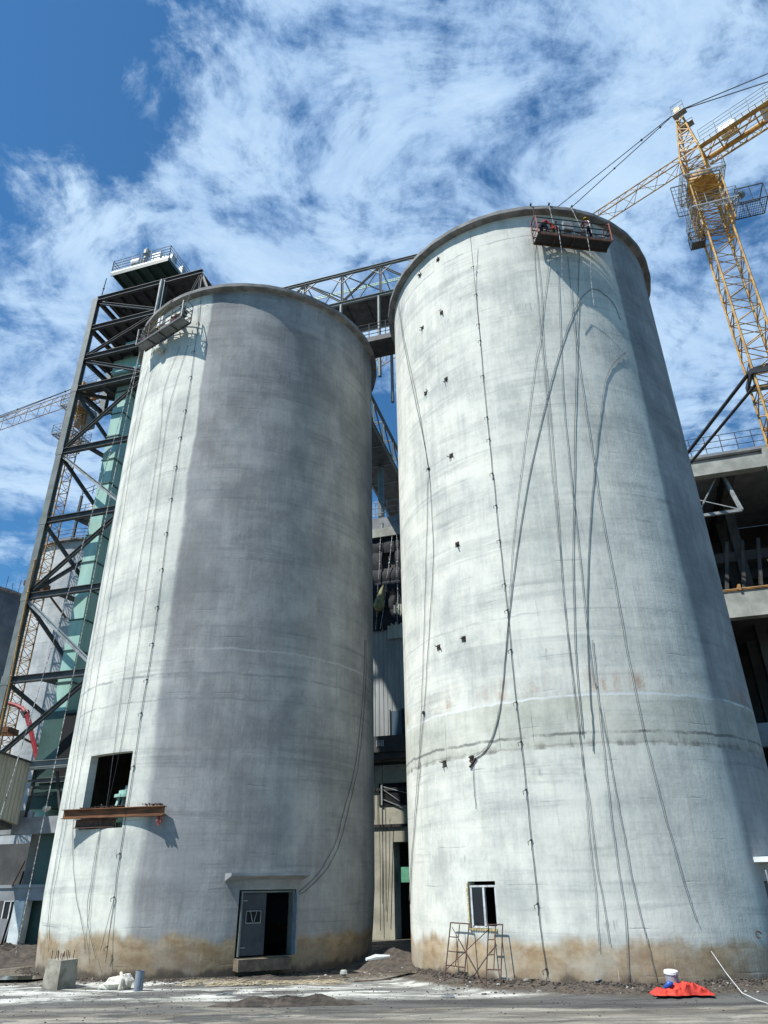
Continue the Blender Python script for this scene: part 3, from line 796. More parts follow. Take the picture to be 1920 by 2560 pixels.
# top platform with machinery
tp = thing('top_platform', 'railed machinery platform with green floor on top of the steel tower', 'platform', G(-14.5, 5, 50))
m = MB(); m.box(-17.6, -11.75, 3.25, 8.6, 51.95, 52.05)
for k in range(6): m.ibeam(G(-17.4 + k * 1.1, 3.3, 51.78), G(-17.4 + k * 1.1, 8.5, 51.78), .12, .28, .02)
part('floor', m, M_greenD, tp)
m = MB(); m.box(-17.62, -11.73, 3.18, 3.24, 51.94, 52.14); m.box(-11.74, -11.68, 3.25, 8.6, 51.94, 52.14); part('edge_plate', m, M_plast, tp)
m = MB(); m.box(-17.6, -11.75, 3.19, 3.25, 51.6, 51.93); m.box(-11.745, -11.69, 3.25, 8.6, 51.6, 51.93); part('edge_beam', m, M_greenD, tp)
m = MB(); rail(m, [G(-17.6, 8.5, 52.1), G(-17.6, 3.22, 52.1), G(-11.7, 3.22, 52.1), G(-11.7, 12.5, 52.1)], 1.35, 4, 1.05, .03); part('handrail', m, M_steelL, tp)
for (u, w) in ((-17, 5), (-12.2, 5), (-17, 8), (-12.2, 8)):
    m = MB(); m.box(u - .15, u + .15, w - .15, w + .15, 48.9, 51.6); part('leg', m, M_steelD, tp)
m = MB(); m.box(-11.7, -9.9, 7.0, 12.8, 51.8, 51.95); part('side_walkway', m, M_greenD, tp)
dm = thing('drive_motor', 'white motor and gearbox on the top railed platform', 'machine', G(-15, 4, 52.06))
m = MB(); m.tube([G(-15.7, 3.7, 52.75), G(-14.9, 3.7, 52.75)], .55, 14); part('housing', m, M_plast, dm)
m = MB(); m.tube([G(-14.5, 3.6, 52.06), G(-14.5, 3.6, 53.6)], .2, 10); m.tube([G(-14.5, 3.6, 53.6), G(-14.5, 3.6, 54.1)], .3, 10); m.tube([G(-14.5, 3.6, 54.1), G(-14.5, 3.6, 54.4)], .14, 10); part('motor', m, M_steelL, dm)
hd = thing('gear_housing', 'pale boxy housing right of the white motor on top platform', 'machine', G(-13, 4.2, 52.06))
m = MB(); m.box(-13.7, -12.8, 3.4, 4.6, 52.06, 53.3); part('casing', m, M_plast, hd)
m = MB(); m.tube([G(-12.6, 3.5, 52.5), G(-12.6, 5.0, 52.5)], .4, 14); part('drum', m, M_green, hd)
for k, (u, w) in enumerate(((-11.95, 4.0), (-11.95, 5.6), (-11.95, 7.0))):
    m = MB(); m.box(u - .18, u + .18, w - .3, w + .3, 52.06, 53.0 + .1 * k); m.tube([G(u, w, 53.0 + .1 * k), G(u, w, 53.3 + .1 * k)], .12, 8)
    single('pale_drum', m, M_plast, ['pale cabinet at the near corner of the top platform', 'pale cabinet halfway along the right rail of top platform', 'pale cabinet furthest back along the right rail of top platform'][k], 'cabinet', 'cabinets along the top platform rail')

# ---------------------------------------------------------------- bridge between silo tops
bd = thing('conveyor_bridge', 'steel truss gallery spanning above the two silo roofs', 'bridge', G(6, 4.5, 34))
Z0, Z1, W0, W1 = 41.55, 44.55, 3.1, 6.2
us = [-7.6 + 3.05 * k for k in range(8)]
for w in (W0, W1):
    m = MB(); m.ibeam(G(us[0], w, Z1), G(us[-1], w, Z1), .2, .24, .025); part('top_chord', m, M_steel, bd)
    m = MB(); m.ibeam(G(us[0], w, Z0), G(us[-1], w, Z0), .2, .3, .025); part('bottom_chord', m, M_steel, bd)
    m = MB()
    for k, u in enumerate(us):
        m.ibeam(G(u, w, Z0 + .15), G(u, w, Z1 - .12), .14, .16, .02)
        if k < len(us) - 1:
            if k % 2: m.ibeam(G(u, w, Z1 - .1), G(us[k + 1], w, Z0 + .15), .12, .14, .02)
            else: m.ibeam(G(u, w, Z0 + .15), G(us[k + 1], w, Z1 - .1), .12, .14, .02)
    part('web', m, M_steelD, bd)
m = MB(); m.box(us[0], us[-1], W0 + .12, W1 - .12, Z0 - .02, Z0 + .06)
for k in range(14): m.ibeam(G(us[0] + k * 1.55, W0 + .1, Z0 - .1), G(us[0] + k * 1.55, W1 - .1, Z0 - .1), .1, .14, .02)
part('deck', m, M_steelD, bd)
m = MB()
for k, u in enumerate(us):
    m.bar(G(u, W0, Z1 - .1), G(u, W1, Z1 - .1), .08)
    if k < len(us) - 1: m.bar(G(u, W0, Z1 - .08), G(us[k + 1], W1, Z1 - .08), .07); m.bar(G(u, W1, Z1 - .12), G(us[k + 1], W0, Z1 - .12), .07)
    m.bar(G(u, W0, Z0 + 2.1), G(u + .9, W0, Z1 - .15), .08); m.bar(G(u, W0, Z0 + 2.1), G(u - .9, W0, Z1 - .15), .08)
part('roof_bracing', m, M_steelL, bd)
m = MB(); rail(m, [G(us[0], W1 - .3, Z0 + .1), G(us[-1], W1 - .3, Z0 + .1)], 1.1, 3, 1.5, .025); part('handrail', m, M_green, bd)
m = MB()
for k in range(49): m.bar(G(-6.0 + k * .4, 4.6, Z1 - .35), G(-5.8 + k * .4, 4.6, Z1 - .15), .05); m.bar(G(-5.8 + k * .4, 4.6, Z1 - .15), G(-5.6 + k * .4, 4.6, Z1 - .35), .05)
m.bar(G(-6, 4.6, Z1 - .35), G(13.7, 4.6, Z1 - .35), .06); m.bar(G(-6, 4.6, Z1 - .15), G(13.7, 4.6, Z1 - .15), .06)
part('hoist_rail', m, M_green, bd)
for u in (-4.5, 4.55, 7.6 - .1, 13.7):
    for w in (W0, W1):
        m = MB(); m.tube([G(u, w, 34.0), G(u, w, Z0 - .15)], .12, 8); part('leg', m, M_steel, bd)
wk = thing('roof_walkway', 'short railed footbridge joining the silo rims below the truss gallery', 'walkway', G(8, .5, 34))
m = MB(); m.box(5.6, 11.2, -.35, 1.35, 34.12, 34.5); part('deck', m, M_steelD, wk)
m = MB(); rail(m, [G(5.6, -.3, 34.5), G(11.2, -.3, 34.5)], 1.15, 4, 1.15, .025); rail(m, [G(5.6, 1.3, 34.5), G(11.2, 1.3, 34.5)], 1.15, 3, 1.15, .025); part('handrail', m, M_steelD, wk)

# gallery running away between the silos
gl = thing('side_gallery', 'dark truss gallery running back from the bridge above the mill', 'gallery', G(3, 20, 30))
u0, u1 = 1.2, 4.1; WA, WZ = 6.6, 46.
m = MB()
for u in (u0, u1):
    m.ibeam(G(u, WA, 37.05), G(u, WZ, 34.6), .2, .28, .03); m.ibeam(G(u, WA, 39.6), G(u, WZ, 37.1), .2, .22, .03)
part('chord', m, M_steel, gl)
m = MB(); n = 14
for k in range(n + 1):
    w = WA + (WZ - WA) * k / n; dz = -2.45 * k / n
    for u in (u0, u1):
        m.ibeam(G(u, w, 37.15 + dz), G(u, w, 39.5 + dz), .12, .14, .02)
        if k < n: w2 = WA + (WZ - WA) * (k + 1) / n; m.ibeam(G(u, w, 39.5 + dz), G(u, w2, 37.15 + dz - .17), .1, .1, .02)
    m.bar(G(u0, w, 39.5 + dz), G(u1, w, 39.5 + dz), .08); m.bar(G(u0, w, 37.0 + dz), G(u1, w, 37.0 + dz), .1)
    m.bar(G(u0, w, 38.6 + dz), G(u1, w, 39.5 + dz), .07)
part('web', m, M_steel, gl)
m = MB(); m.hexa([G(u0 + .1, WA, 37.0), G(u1 - .1, WA, 37.0), G(u1 - .1, WZ, 34.55), G(u0 + .1, WZ, 34.55), G(u0 + .1, WA, 37.08), G(u1 - .1, WA, 37.08), G(u1 - .1, WZ, 34.63), G(u0 + .1, WZ, 34.63)])
part('deck', m, M_steelD, gl)
m = MB(); m.tube([G(2.9, 18, 31.2), G(2.9, 18, 36.1)], .3, 10); part('leg', m, M_steel, gl)

# ---------------------------------------------------------------- mill building seen in the gap
bl = thing('mill_building', 'tall building in the gap between silos, concrete below and black tarps above', 'building', G(4, 18, 0))
WM = 16.; UA, UB = -3., 9.
m = MB(); m.box(UA, 4.05, WM, WM + 10, 0, 11.2); m.box(4.05, UB, WM, WM + 10, 5.6, 11.2)
part('concrete_wall', m, M_concY, bl)
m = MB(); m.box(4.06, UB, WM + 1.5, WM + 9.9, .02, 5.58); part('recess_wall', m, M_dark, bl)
m = MB()
for z in (8.9, 10.6, 6.6): m.box(UA, UB, WM - .12, WM - .003, z - .09, z + .09)
part('ledge', m, M_platD, bl)
m = MB(); m.box(UA, UB, WM - 1.1, WM + 8, 11.22, 11.5); m.box(UA, UB, WM - 1.1, WM - 1.0, 11.5, 12.3); m.box(UA, UB, WM - .9, WM - .1, 10.8, 11.2); part('balcony', m, M_int, bl)
m = MB()
for k in range(5): m.bar(G(3.3 + k * .12, WM - 1.14, 11.6), G(3.3 + k * .12, WM - 1.14, 12.0), .05)
part('wire_bundle', m, M_plast, bl)
m = MB(); m.box(UA, UB, WM + .15, WM + 9, 11.5, 21.6); cw = part('cladding', m, M_corr, bl)
m = MB(); m.box(4.4, UB, WM - .05, WM + .14, 19.6, 22.6); m.box(3.9, 4.4, WM - .05, WM + .14, 19.6, 21.0); part('cladding', m, M_corrL, bl, label='pale freshly hung corrugated sheets')
m = MB(); m.box(4.0, 4.9, WM + .02, WM + .12, 12.1, 14.2); wi = part('window', m, M_glassB, bl)
m = MB(); m.bar(G(3.98, WM, 12.1), G(3.98, WM, 14.3), .08); m.bar(G(4.95, WM, 12.1), G(4.95, WM, 14.3), .16); part('frame', m, M_platD, wi)
m = MB(); m.box(3.1, 5.2, WM - .05, WM + .14, 8.05 - .2, 9.5 - .2); wi = part('window', m, M_dark, bl)
m = MB(); m.bar(G(3.3, WM - .09, 7.9), G(3.3, WM - .09, 9.2), .1); m.bar(G(3.35, WM - .09, 9.1), G(5.1, WM - .09, 8.6), .06); m.bar(G(3.3, WM - .09, 8.3), G(4.8, WM - .09, 7.7), .06); m.bar(G(3.4, WM - .1, 8.9), G(4.6, WM - .1, 8.1), .05); part('frame', m, M_steelL, wi)
m = MB()
for k, (p, q) in enumerate((((2.8, 12.), (2.8, 7.)), ((3.4, 12), (3.3, 2.)), ((3.1, 9), (3.15, .5)), ((3.9, 7), (3.6, 1)))):
    m.tube([G(p[0], WM - .2, p[1]), G((p[0] + q[0]) / 2 + .04, WM - .16, (p[1] + q[1]) / 2), G(q[0], WM - .2, q[1])], .02, 5)
part('cable', m, M_black, bl)
m = MB(); m.box(4.3, 5.1, WM + .4, WM + .5, 3.2, 4.1); part('green_panel', m, mat('bright_green', (.16, .42, .27), (.1, .32, .2), .6), bl)
m = MB(); m.box(UA, UB, WM - .1, WM + 10, 29.0, 30.0); m.box(UA, UB, WM + .15, WM + 9, 28.2, 29.0); part('roof_beam', m, M_concG, bl)
m = MB(); m.box(UA, UB, WM - .22, WM - .10, 28.2, 28.97); part('pale_band', m, M_conc, bl)
m = MB(); rail(m, [G(UA, WM, 30.0), G(UB, WM, 30.0)], 1.5, 3, 1.0, .03); part('handrail', m, M_steelL, bl)
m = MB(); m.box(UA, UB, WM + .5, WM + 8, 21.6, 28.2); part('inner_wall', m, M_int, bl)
rr = random.Random(5); zt = [28.15, 26.9, 25.4, 24.3, 23.1, 21.9, 20.4]
for i in range(len(zt) - 1):
    for j in range(5):
        ua = 1.2 + j * 1.15 + rr.uniform(-.05, .05); ub = ua + 1.12
        if (i, j) == (1, 2): continue
        m = MB(); nx_, nz_ = 6, 5; base_n = len(m.v)
        for b in range(nz_ + 1):
            for a in range(nx_ + 1):
                u = ua + (ub - ua) * a / nx_; z = zt[i] + .06 - (zt[i] - zt[i + 1] + .12) * b / nz_ + .08 * math.sin(PI * a / nx_) * (b / nz_ - 1) * (1 if b else 0)
                m.v.append(G(u, WM + .1 - .10 * math.sin(b / nz_ * PI) - rr.uniform(0, .05) - i * .012, z))
        for b in range(nz_):
            for a in range(nx_):
                q = b * (nx_ + 1) + a; m.face((q, q + 1, q + nx_ + 2, q + nx_ + 1))
        part('tarp_sheet', m, M_tarp, bl, smooth=True)
for k, (ua, ub) in enumerate(((2.3, 2.0), (3.6, 3.0), (4.7, 3.4), (4.9, 4.75))):
    m = MB(); pts = [G(ua + (ub - ua) * s / 12 + .03 * math.sin(s * 1.3 + k), WM - .18, 29.6 - 9.2 * s / 12) for s in range(13)]
    m.tube(pts, .03, 5)
    for s in (3, 5, 8, 10): m.ball(pts[s], .07, 6, 4)
    single('hanging_rope', m, M_rope2, ['pale rope nearest the left silo on the black tarps', 'pale rope second from the left silo on the black tarps', 'pale slanting rope third from the left silo on the black tarps', 'pale rope nearest the right silo on the black tarps'][k], 'rope', 'ropes hanging over the black tarps')
for k, (u, z, s) in enumerate(((1.9, 21.6, .8), (3.35, 22.2, 1.15))):
    m = MB(); pts = [G(u + .1 + .2 * s, WM - .3, z + 1.5 * s), G(u + .1, WM - .35, z + .8 * s), G(u, WM - .45, z), G(u, WM - .4, z - .35 * s)]
    m.tube(pts, [.05, .18 * s, .42 * s, .2 * s], 12)
    for v in m.v: v += Vector((rr.uniform(-.05, .05), rr.uniform(-.05, .05), 0))
    single('cloth_bundle', m, M_sack, ['smaller ochre cloth bundle hanging on the left pale rope', 'larger ochre cloth bundle hanging beside pale cladding'][k], 'bundle', 'ochre bundles on the tarps', smooth=True)

# ---------------------------------------------------------------- concrete frame building (right)
rb = thing('frame_building', 'open concrete frame building with railed roof behind the right silo', 'building', G(32, 20, 0))
WR = 18.; U0, U1 = 21.5, 44.
m = MB(); m.box(U0, U1, WR + .35, WR + 14, 31.85, 32.15); m.box(U0, U1, WR - .25, WR + .34, 31.92, 32.15); part('roof_slab', m, M_concG, rb)
m = MB(); m.box(U0, U1, WR + .1, WR + .34, 31.36, 31.84); part('recessed_band', m, M_concG, rb)
m = MB(); m.box(U0, U1, WR - .4, WR + .35, 30.3, 31.35); part('beam', m, M_conc, rb)
m = MB(); m.box(U0, U1, WR - .4, WR + .35, 19.0, 20.85); part('beam', m, M_conc, rb)
m = MB(); m.box(U0, U1, WR - .2, WR + .35, 10.5, 11.95); part('beam', m, M_concG, rb)
for (u, z0_, z1_) in ((33.1, 20.86, 31.85), (40, 0, 31.3)):
    m = MB(); m.box(u, u + .9, WR - .48, WR - .42 + .8, z0_ if z0_ else 0, z1_); part('column', m, M_conc, rb)
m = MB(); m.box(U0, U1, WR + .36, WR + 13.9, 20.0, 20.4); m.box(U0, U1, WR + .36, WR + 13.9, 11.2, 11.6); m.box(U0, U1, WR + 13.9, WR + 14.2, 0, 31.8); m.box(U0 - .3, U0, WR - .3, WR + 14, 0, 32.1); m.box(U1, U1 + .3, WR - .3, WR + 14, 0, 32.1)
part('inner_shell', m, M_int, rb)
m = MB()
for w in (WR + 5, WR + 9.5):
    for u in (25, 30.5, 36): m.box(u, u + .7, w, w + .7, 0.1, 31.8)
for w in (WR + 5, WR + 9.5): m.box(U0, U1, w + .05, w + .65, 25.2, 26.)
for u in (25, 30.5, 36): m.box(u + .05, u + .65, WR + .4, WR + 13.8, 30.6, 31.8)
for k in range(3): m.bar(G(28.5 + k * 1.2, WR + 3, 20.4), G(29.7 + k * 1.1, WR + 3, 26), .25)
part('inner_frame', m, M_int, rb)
m = MB(); rail(m, [G(U0, WR - .1, 32.15), G(U1, WR - .1, 32.15)], 1.6, 3, 1.15, .028); part('handrail', m, M_steelD, rb)
m = MB()
m.bar(G(25.5, WR - .3, 27.0), G(30.6, WR - .3, 27.0), .22); m.bar(G(30.6, WR - .3, 27.0), G(30.2, WR + .9, 30.9), .22); m.bar(G(27.6, WR - .3, 27.1), G(29.8, WR + .7, 30.7), .09); m.bar(G(30.5, WR - .3, 27.1), G(26.5, WR + .4, 29.4), .06)
single('hanging_rack', m, M_steelL, 'pale steel rack with crossed rods hanging under the roof beam', 'rack')
m = MB()
for k in range(4): m.tube([G(25.5, WR - .1 - .12 * k, 20.92 + .05 * (k % 2)), G(40, WR - .2 - .1 * k, 20.96 + .06 * (k % 2))], .05, 6)
for u in (29, 31.2): m.box(u, u + .16, WR - .55, WR + .1, 20.86, 21.3)
single('yellow_pipes', m, M_yel2, 'bundle of yellow pipes lying on the middle concrete beam', 'pipes')
m = MB(); m.hexa([G(32.3, WR + .8, 22.6), G(31.9, WR + .8, 22.7), G(31.9, WR + .95, 22.7), G(32.3, WR + .95, 22.6), G(32.2, WR + .8, 23.5), G(31.6, WR + .8, 23.4), G(31.6, WR + .95, 23.4), G(32.2, WR + .95, 23.5)]); part('pale_cloth', m, M_sackW, rb)


# ---------------------------------------------------------------- cranes
def crane(base, z_top, direc, msize, jib_len, cj_len, material, label, z_mast0=0., chord=.16, zj_off=3.4, apex_h=6.4, full=True, cage_off=None):
    root = thing('tower_crane', label, 'crane', base)
    B = Vector(base); d = Vector((direc.x, direc.y, 0)).normalized(); n = Vector((-d.y, d.x, 0)); up = Vector((0, 0, 1))
    m = MB(); xa = Vector((AV.x, AV.y, 0)); lattice(m, (B.x, B.y, z_mast0), (B.x, B.y, z_top), msize, msize * 1.25, chord, chord * .5, xdir=xa)
    part('mast', m, material, root)
    top = Vector((B.x, B.y, z_top)); k = msize / 2
    # climbing sleeve: outer lattice and two railed landings
    m = MB(); lattice(m, top - up * 5.2, top - up * .2, msize * 1.28, 1.25, chord * .8, chord * .5, xdir=xa); part('climbing_frame', m, material, root)
    for dz, e in ((-3.6, .75), (.1, .65)):
        m = MB(); h = k + e; c = [top + up * dz + xa * sx * h + Vector((WV.x, WV.y, 0)) * sy * h for sx, sy in ((-1, -1), (1, -1), (1, 1), (-1, 1))]
        hi = [top + up * dz + xa * sx * k * 1.3 + Vector((WV.x, WV.y, 0)) * sy * k * 1.3 for sx, sy in ((-1, -1), (1, -1), (1, 1), (-1, 1))]
        for a in range(4):
            b = (a + 1) % 4; m.bar(c[a], c[b], .06, .11); m.bar(hi[a], hi[b], .06, .09); m.bar(c[a], hi[a], .06, .09)
            for i in range(1, 6): m.bar(c[a].lerp(c[b], i / 6), hi[a].lerp(hi[b], i / 6), .035, .035)
            for i in range(1, 3): m.bar(c[a].lerp(hi[a], i / 3), c[b].lerp(hi[b], i / 3), .03, .03)
        pl = part('landing', m, M_steelL if full else M_steelL, root); m = MB(); rail(m, c, 1.1, 3, 1., .022, True); part('handrail', m, M_steelL, pl)
    # slewing unit
    m = MB(); m.tube([top, top + up * .5], k * 1.25, 16); m.tube([top + up * .5, top + up * 1.1], k * 1.05, 16); lattice(m, top + up * 1.1, top + up * (zj_off + .2), msize * .9, 1.3, chord, chord * .6, xdir=n); part('slewing_unit', m, material, root)
    zj = top + up * zj_off; apex = top + up * (zj_off + apex_h)
    m = MB(); h = k * .9
    ft = [zj + d * h * a + n * h * b for a, b in ((1, 1), (1, -1), (-1, -1), (-1, 1))]; at = [apex + d * .12 * a + n * .12 * b for a, b in ((1, 1), (1, -1), (-1, -1), (-1, 1))]
    for a in range(4):
        m.tube([ft[a], at[a]], chord * .5, 6)
        for i in range(6):
            s0, s1 = i / 6.5, (i + 1) / 6.5; b = (a + 1) % 4; m.tube([ft[a].lerp(at[a], s0), ft[b].lerp(at[b], s0)], chord * .28, 5); m.tube([ft[a].lerp(at[a], s0), ft[b].lerp(at[b], s1)], chord * .25, 5)
    m.wbox(apex, (.5, .5, .5), math.atan2(d.y, d.x)); part('tower_head', m, material, root)
    m = MB(); c = apex - up * 1.4 - d * .2
    for sy in (-1, 1): m.wbox(c + n * sy * .75, (1.1, .6, .08), math.atan2(d.y, d.x)); rail(m, [c + n * sy * 1.05 + d * .5, c + n * sy * 1.05 - d * .5], 1., 2, .9, .02)
    part('head_landing', m, M_plat, root)
    # jib
    m = MB(); P = lattice(m, zj + d * h, zj + d * jib_len, 1.15, 1.9, chord * .7, chord * .35, xdir=n, tri=True, top=1.25, kz=False); part('jib', m, material, root)
    m = MB(); c = zj + d * jib_len * .42 - up * .25; m.wbox(c, (1.6, 1.3, .25), math.atan2(d.y, d.x)); m.wbox(c - up * .3, (.5, .5, .4), math.atan2(d.y, d.x)); part('trolley', m, M_redst, root)
    # counter jib
    m = MB()
    for sy in (-1, 1):
        a = zj - d * h + n * sy * .75; b = zj - d * cj_len + n * sy * .75; m.tube([a, b], .2, 8); m.tube([a - up * .8, b - up * .8], .07, 6)
        for i in range(int(cj_len / 1.2)): m.tube([a.lerp(b, i * 1.2 / cj_len), a.lerp(b, min(1, (i + .5) * 1.2 / cj_len)) - up * .8, a.lerp(b, min(1, (i + 1) * 1.2 / cj_len))], .04, 5)
    for i in range(int(cj_len / 1.4)):
        s = h + i * 1.4; m.bar(zj - d * s - n * .72, zj - d * s + n * .72, .1); m.bar(zj - d * s - n * .72, zj - d * (s + 1.4) + n * .72, .07)
    cj = part('counter_jib', m, material, root)
    m = MB()
    for sy in (-1, 1):
        o = n * sy * 1.35; rail(m, [zj - d * (h + .3) + o, zj - d * cj_len + o], 1.15, 3, 1.3, .022)
        m.bar(zj - d * h + n * sy * .95, zj - d * cj_len + n * sy * .95, .05, .05); m.bar(zj - d * h + n * sy * 1.33, zj - d * cj_len + n * sy * 1.33, .05, .05)
        for i in range(int(cj_len / .5)): m.bar(zj - d * (h + i * .5) + n * sy * .95, zj - d * (h + i * .5) + n * sy * 1.33, .04)
    part('walkway', m, M_steelL, cj)
    m = MB(); m.wbox(zj - d * (cj_len * .55) + up * .5, (1.8, 1.1, .9), math.atan2(d.y, d.x)); m.tube([zj - d * (cj_len * .42) - n * .5 + up * .4, zj - d * (cj_len * .42) + n * .5 + up * .4], .45, 12); part('winch', m, M_steelD, cj)
    m = MB(); m.wbox(zj - d * 3.0 + up * .7, (1.2, .7, 1.1), math.atan2(d.y, d.x)); m.wbox(zj - d * 6.2 - up * .05, (1.6, 1.2, .35), math.atan2(d.y, d.x)); part('control_cabinet', m, M_plast, cj)
    m = MB()
    for i in range(4): m.wbox(zj - d * (cj_len - .5 - i * .55) - up * .8, (.5, 1.5, 2.2), math.atan2(d.y, d.x))
    part('counterweight', m, M_conc, cj)
    # stays
    for (s, o) in ((jib_len * .40, 0), (jib_len * .82, 0)):
        m = MB(); a = apex; b = zj + d * s + up * 1.25; m.tube([a, a.lerp(b, .5), b], .04, 6); m.ball(a.lerp(b, .08), .12, 6, 4); m.ball(a.lerp(b, .3), .1, 6, 4); part('stay', m, M_steelD, root)
    for sy in (-1, 1):
        m = MB(); a = apex; b = zj - d * (cj_len - 1) + n * sy * .8; m.tube([a, b], .045, 6); m.ball(a.lerp(b, .6), .12, 6, 4); part('stay', m, M_steelD, root)
    # cab
    cc = zj - n * (k + .85) - up * 1.9 + d * .2
    m = MB(); m.wbox(cc, (1.7, 1.25, 2.0), math.atan2(d.y, d.x)); cb = part('cab', m, M_plat, root)
    m = MB(); m.wbox(cc + d * .78 + up * .15, (.2, 1.05, 1.3), math.atan2(d.y, d.x)); m.wbox(cc - n * .6 + up * .2, (1.2, .1, .9), math.atan2(d.y, d.x)); part('windscreen', m, M_glassB, cb)
    if cage_off:
        q = top - up * 3.5 + xa * (k + 1.9)
        m = MB(); wv = Vector((WV.x, WV.y, 0))
        for dz in (0, 1.5):
            m.bar(q - xa * 1.0 - wv * .8 + up * dz, q + xa * 1.0 - wv * .8 + up * dz, .07); m.bar(q + xa * 1.0 - wv * .8 + up * dz, q + xa * 1.0 + wv * .8 + up * dz, .07); m.bar(q - xa * 1.0 + wv * .8 + up * dz, q + xa * 1.0 + wv * .8 + up * dz, .07)
        for a in (-1, 0, 1): m.bar(q + xa * a - wv * .8, q + xa * a - wv * .8 + up * 1.5, .05); m.bar(q + xa * a + wv * .8, q + xa * a + wv * .8 + up * 1.5, .05)
        for i in range(1, 12): m.bar(q - xa + xa * i / 6 - wv * .8, q - xa + xa * i / 6 + wv * .8, .03)
        for i in range(1, 7): m.bar(q - xa - wv * .8 + wv * i * .23, q + xa - wv * .8 + wv * i * .23, .025)
        part('hoist_cage', m, [M_steelD, M_plat], root)
        m = MB(); m.tube([q - xa * .5 + up * 1.6, q - xa * .3 + up * 1.75], .32, 14); m.bar(q - xa * .6 - up * .2, q - xa * .5 + up * 1.6, .05); part('floodlight', m, M_steelL, root)
        # suspended ladder basket on the other side
        q = top - up * 5.6 - xa * (k + .55)
        m = MB(); rail(m, [q - xa * .5, q + xa * .5, q + xa * .5 + wv * .8, q - xa * .5 + wv * .8], 1.1, 2, .5, .025, True); m.wbox(q + wv * .4, (1., .8, .06), ROT)
        for a in (-.4, .4): m.tube([q + xa * a, q + xa * a + up * 4.5], .025, 5)
        part('ladder_basket', m, M_steelD, root)
        m = MB(); c4 = [top - up * 2.6 - xa * (k + .3) + xa * a + up * b for a, b in ((-1.1, 0), (0, 0), (0, 3.4), (-1.1, 3.4))]
        for a in range(4): m.bar(c4[a], c4[(a + 1) % 4], .06)
        for i in range(1, 8): m.bar(c4[0].lerp(c4[3], i / 8), c4[1].lerp(c4[2], i / 8), .025)
        for i in range(1, 4): m.bar(c4[0].lerp(c4[1], i / 4), c4[3].lerp(c4[2], i / 4), .025)
        part('mesh_screen', m, [M_steelD, M_plat], root)
    return root, zj, apex


def site_dir(a, b): v = AV * a + WV * b; return Vector((v.x, v.y, 0))


jd = site_dir(-.891, .453)
cr, zj, apx = crane(G(32.6, 10.2, 0), 52.2, jd, 1.8, 52, 15, M_yel, 'large yellow tower crane standing behind the right silo', chord=.165, cage_off=True)
cr2, zj2, apx2 = crane(Vector((-32.4, 61.5, 0)), 48.2, Vector((-.91, .41, 0)), 1.15, 40, 9, M_yel2, 'smaller faded yellow tower crane behind the steel tower', chord=.13, zj_off=1.6, apex_h=1.8)
# ties of the big crane
m = MB()
mp = G(31.7, 9.5, 33.4)
m.tube([mp, G(26.0, 17.8, 30.4)], .13, 10); m.tube([mp - Vector((0, 0, 1.2)), G(26.0, 17.8, 29.6)], .11, 10)
m.tube([mp, G(34.2, 9.2, 33.6)], .14, 8); m.tube([mp, mp - Vector((0, 0, 1.3))], .14, 8); m.tube([G(33, 11.3, 33.4), G(38, 17.4, 31.2)], .12, 8)
for a, b in (((31.55, 9.15), (33.65, 9.15)), ((33.65, 9.15), (33.65, 11.25)), ((33.65, 11.25), (31.55, 11.25)), ((31.55, 11.25), (31.55, 9.15))): m.bar(G(*a, 33.0), G(*b, 33.0), .16, .4)
part('wall_tie', m, M_black, cr)
m = MB()
for z, q in ((28.2, G(-28, 17.8, 25.6)), (15.0, G(-27.5, 17.8, 13.8))):
    m = MB(); m.tube([Vector((-31.9, 61.2, z)), q], .1, 6)
    for a in ((-1, -1, 1, -1), (1, -1, 1, 1), (1, 1, -1, 1), (-1, 1, -1, -1)): m.bar(Vector((-32.4 + a[0] * .8, 61.5 + a[1] * .8, z)), Vector((-32.4 + a[2] * .8, 61.5 + a[3] * .8, z)), .2, .45)
    part('wall_tie', m, M_rustO, cr2)
# yellow conduit clipped in front of the steel tower column
m = MB(); pts = [S(q[0], q[1], 2.72) for q in ((88, 1400), (70, 1480), (47, 1590), (28, 1690), (10, 1770), (-6, 1850))]
m.tube(pts, .055, 6); 
for p in pts: m.ball(p, .09, 6, 4)
single('riser_pipe', m, M_yel2, 'thin yellow pipe running down the face of steel column', 'pipe')

# ---------------------------------------------------------------- structures on the far silo roof
rp = thing('roof_stair_platform', 'dark railed platform on posts above the far silo roof', 'platform', G(-28.5, 20, 34))
m = MB(); m.box(-30.2, -27.2, 18.5, 22.5, 36.9, 37.1); m.box(-30.2, -27.2, 18.5, 18.6, 36.7, 37.15); part('deck', m, M_steelD, rp)
for (u, w) in ((-30, 18.7), (-27.4, 18.7), (-30, 22.3), (-27.4, 22.3)):
    m = MB(); m.bar(G(u, w, 34), G(u, w, 40.6 if u > -29 else 39.5), .22); part('leg', m, M_steelD, rp)
m = MB(); rail(m, [G(-30.1, 18.6, 37.1), G(-27.3, 18.6, 37.1), G(-27.3, 22.4, 37.1)], 1.2, 3, 1., .03); rail(m, [G(-30, 18.7, 39.2), G(-27.4, 18.7, 39.8)], 1., 2, 1.2, .035); part('handrail', m, M_steelD, rp)
m = MB(); m.box(-28.9, -28.3, 18.9, 19.6, 37.1, 38.6); part('cabinet', m, M_plast, rp)
m = MB(); cB = Vector(G(-30.2, 25.3, 0)[:2]); rail(m, [cp(cB, a, RAD - .2, 34.05) for a in range(-70, 80, 15)], 1.2, 3, 1.6, .03); rpr = part('rim_rail', m, M_steelD, siloB)

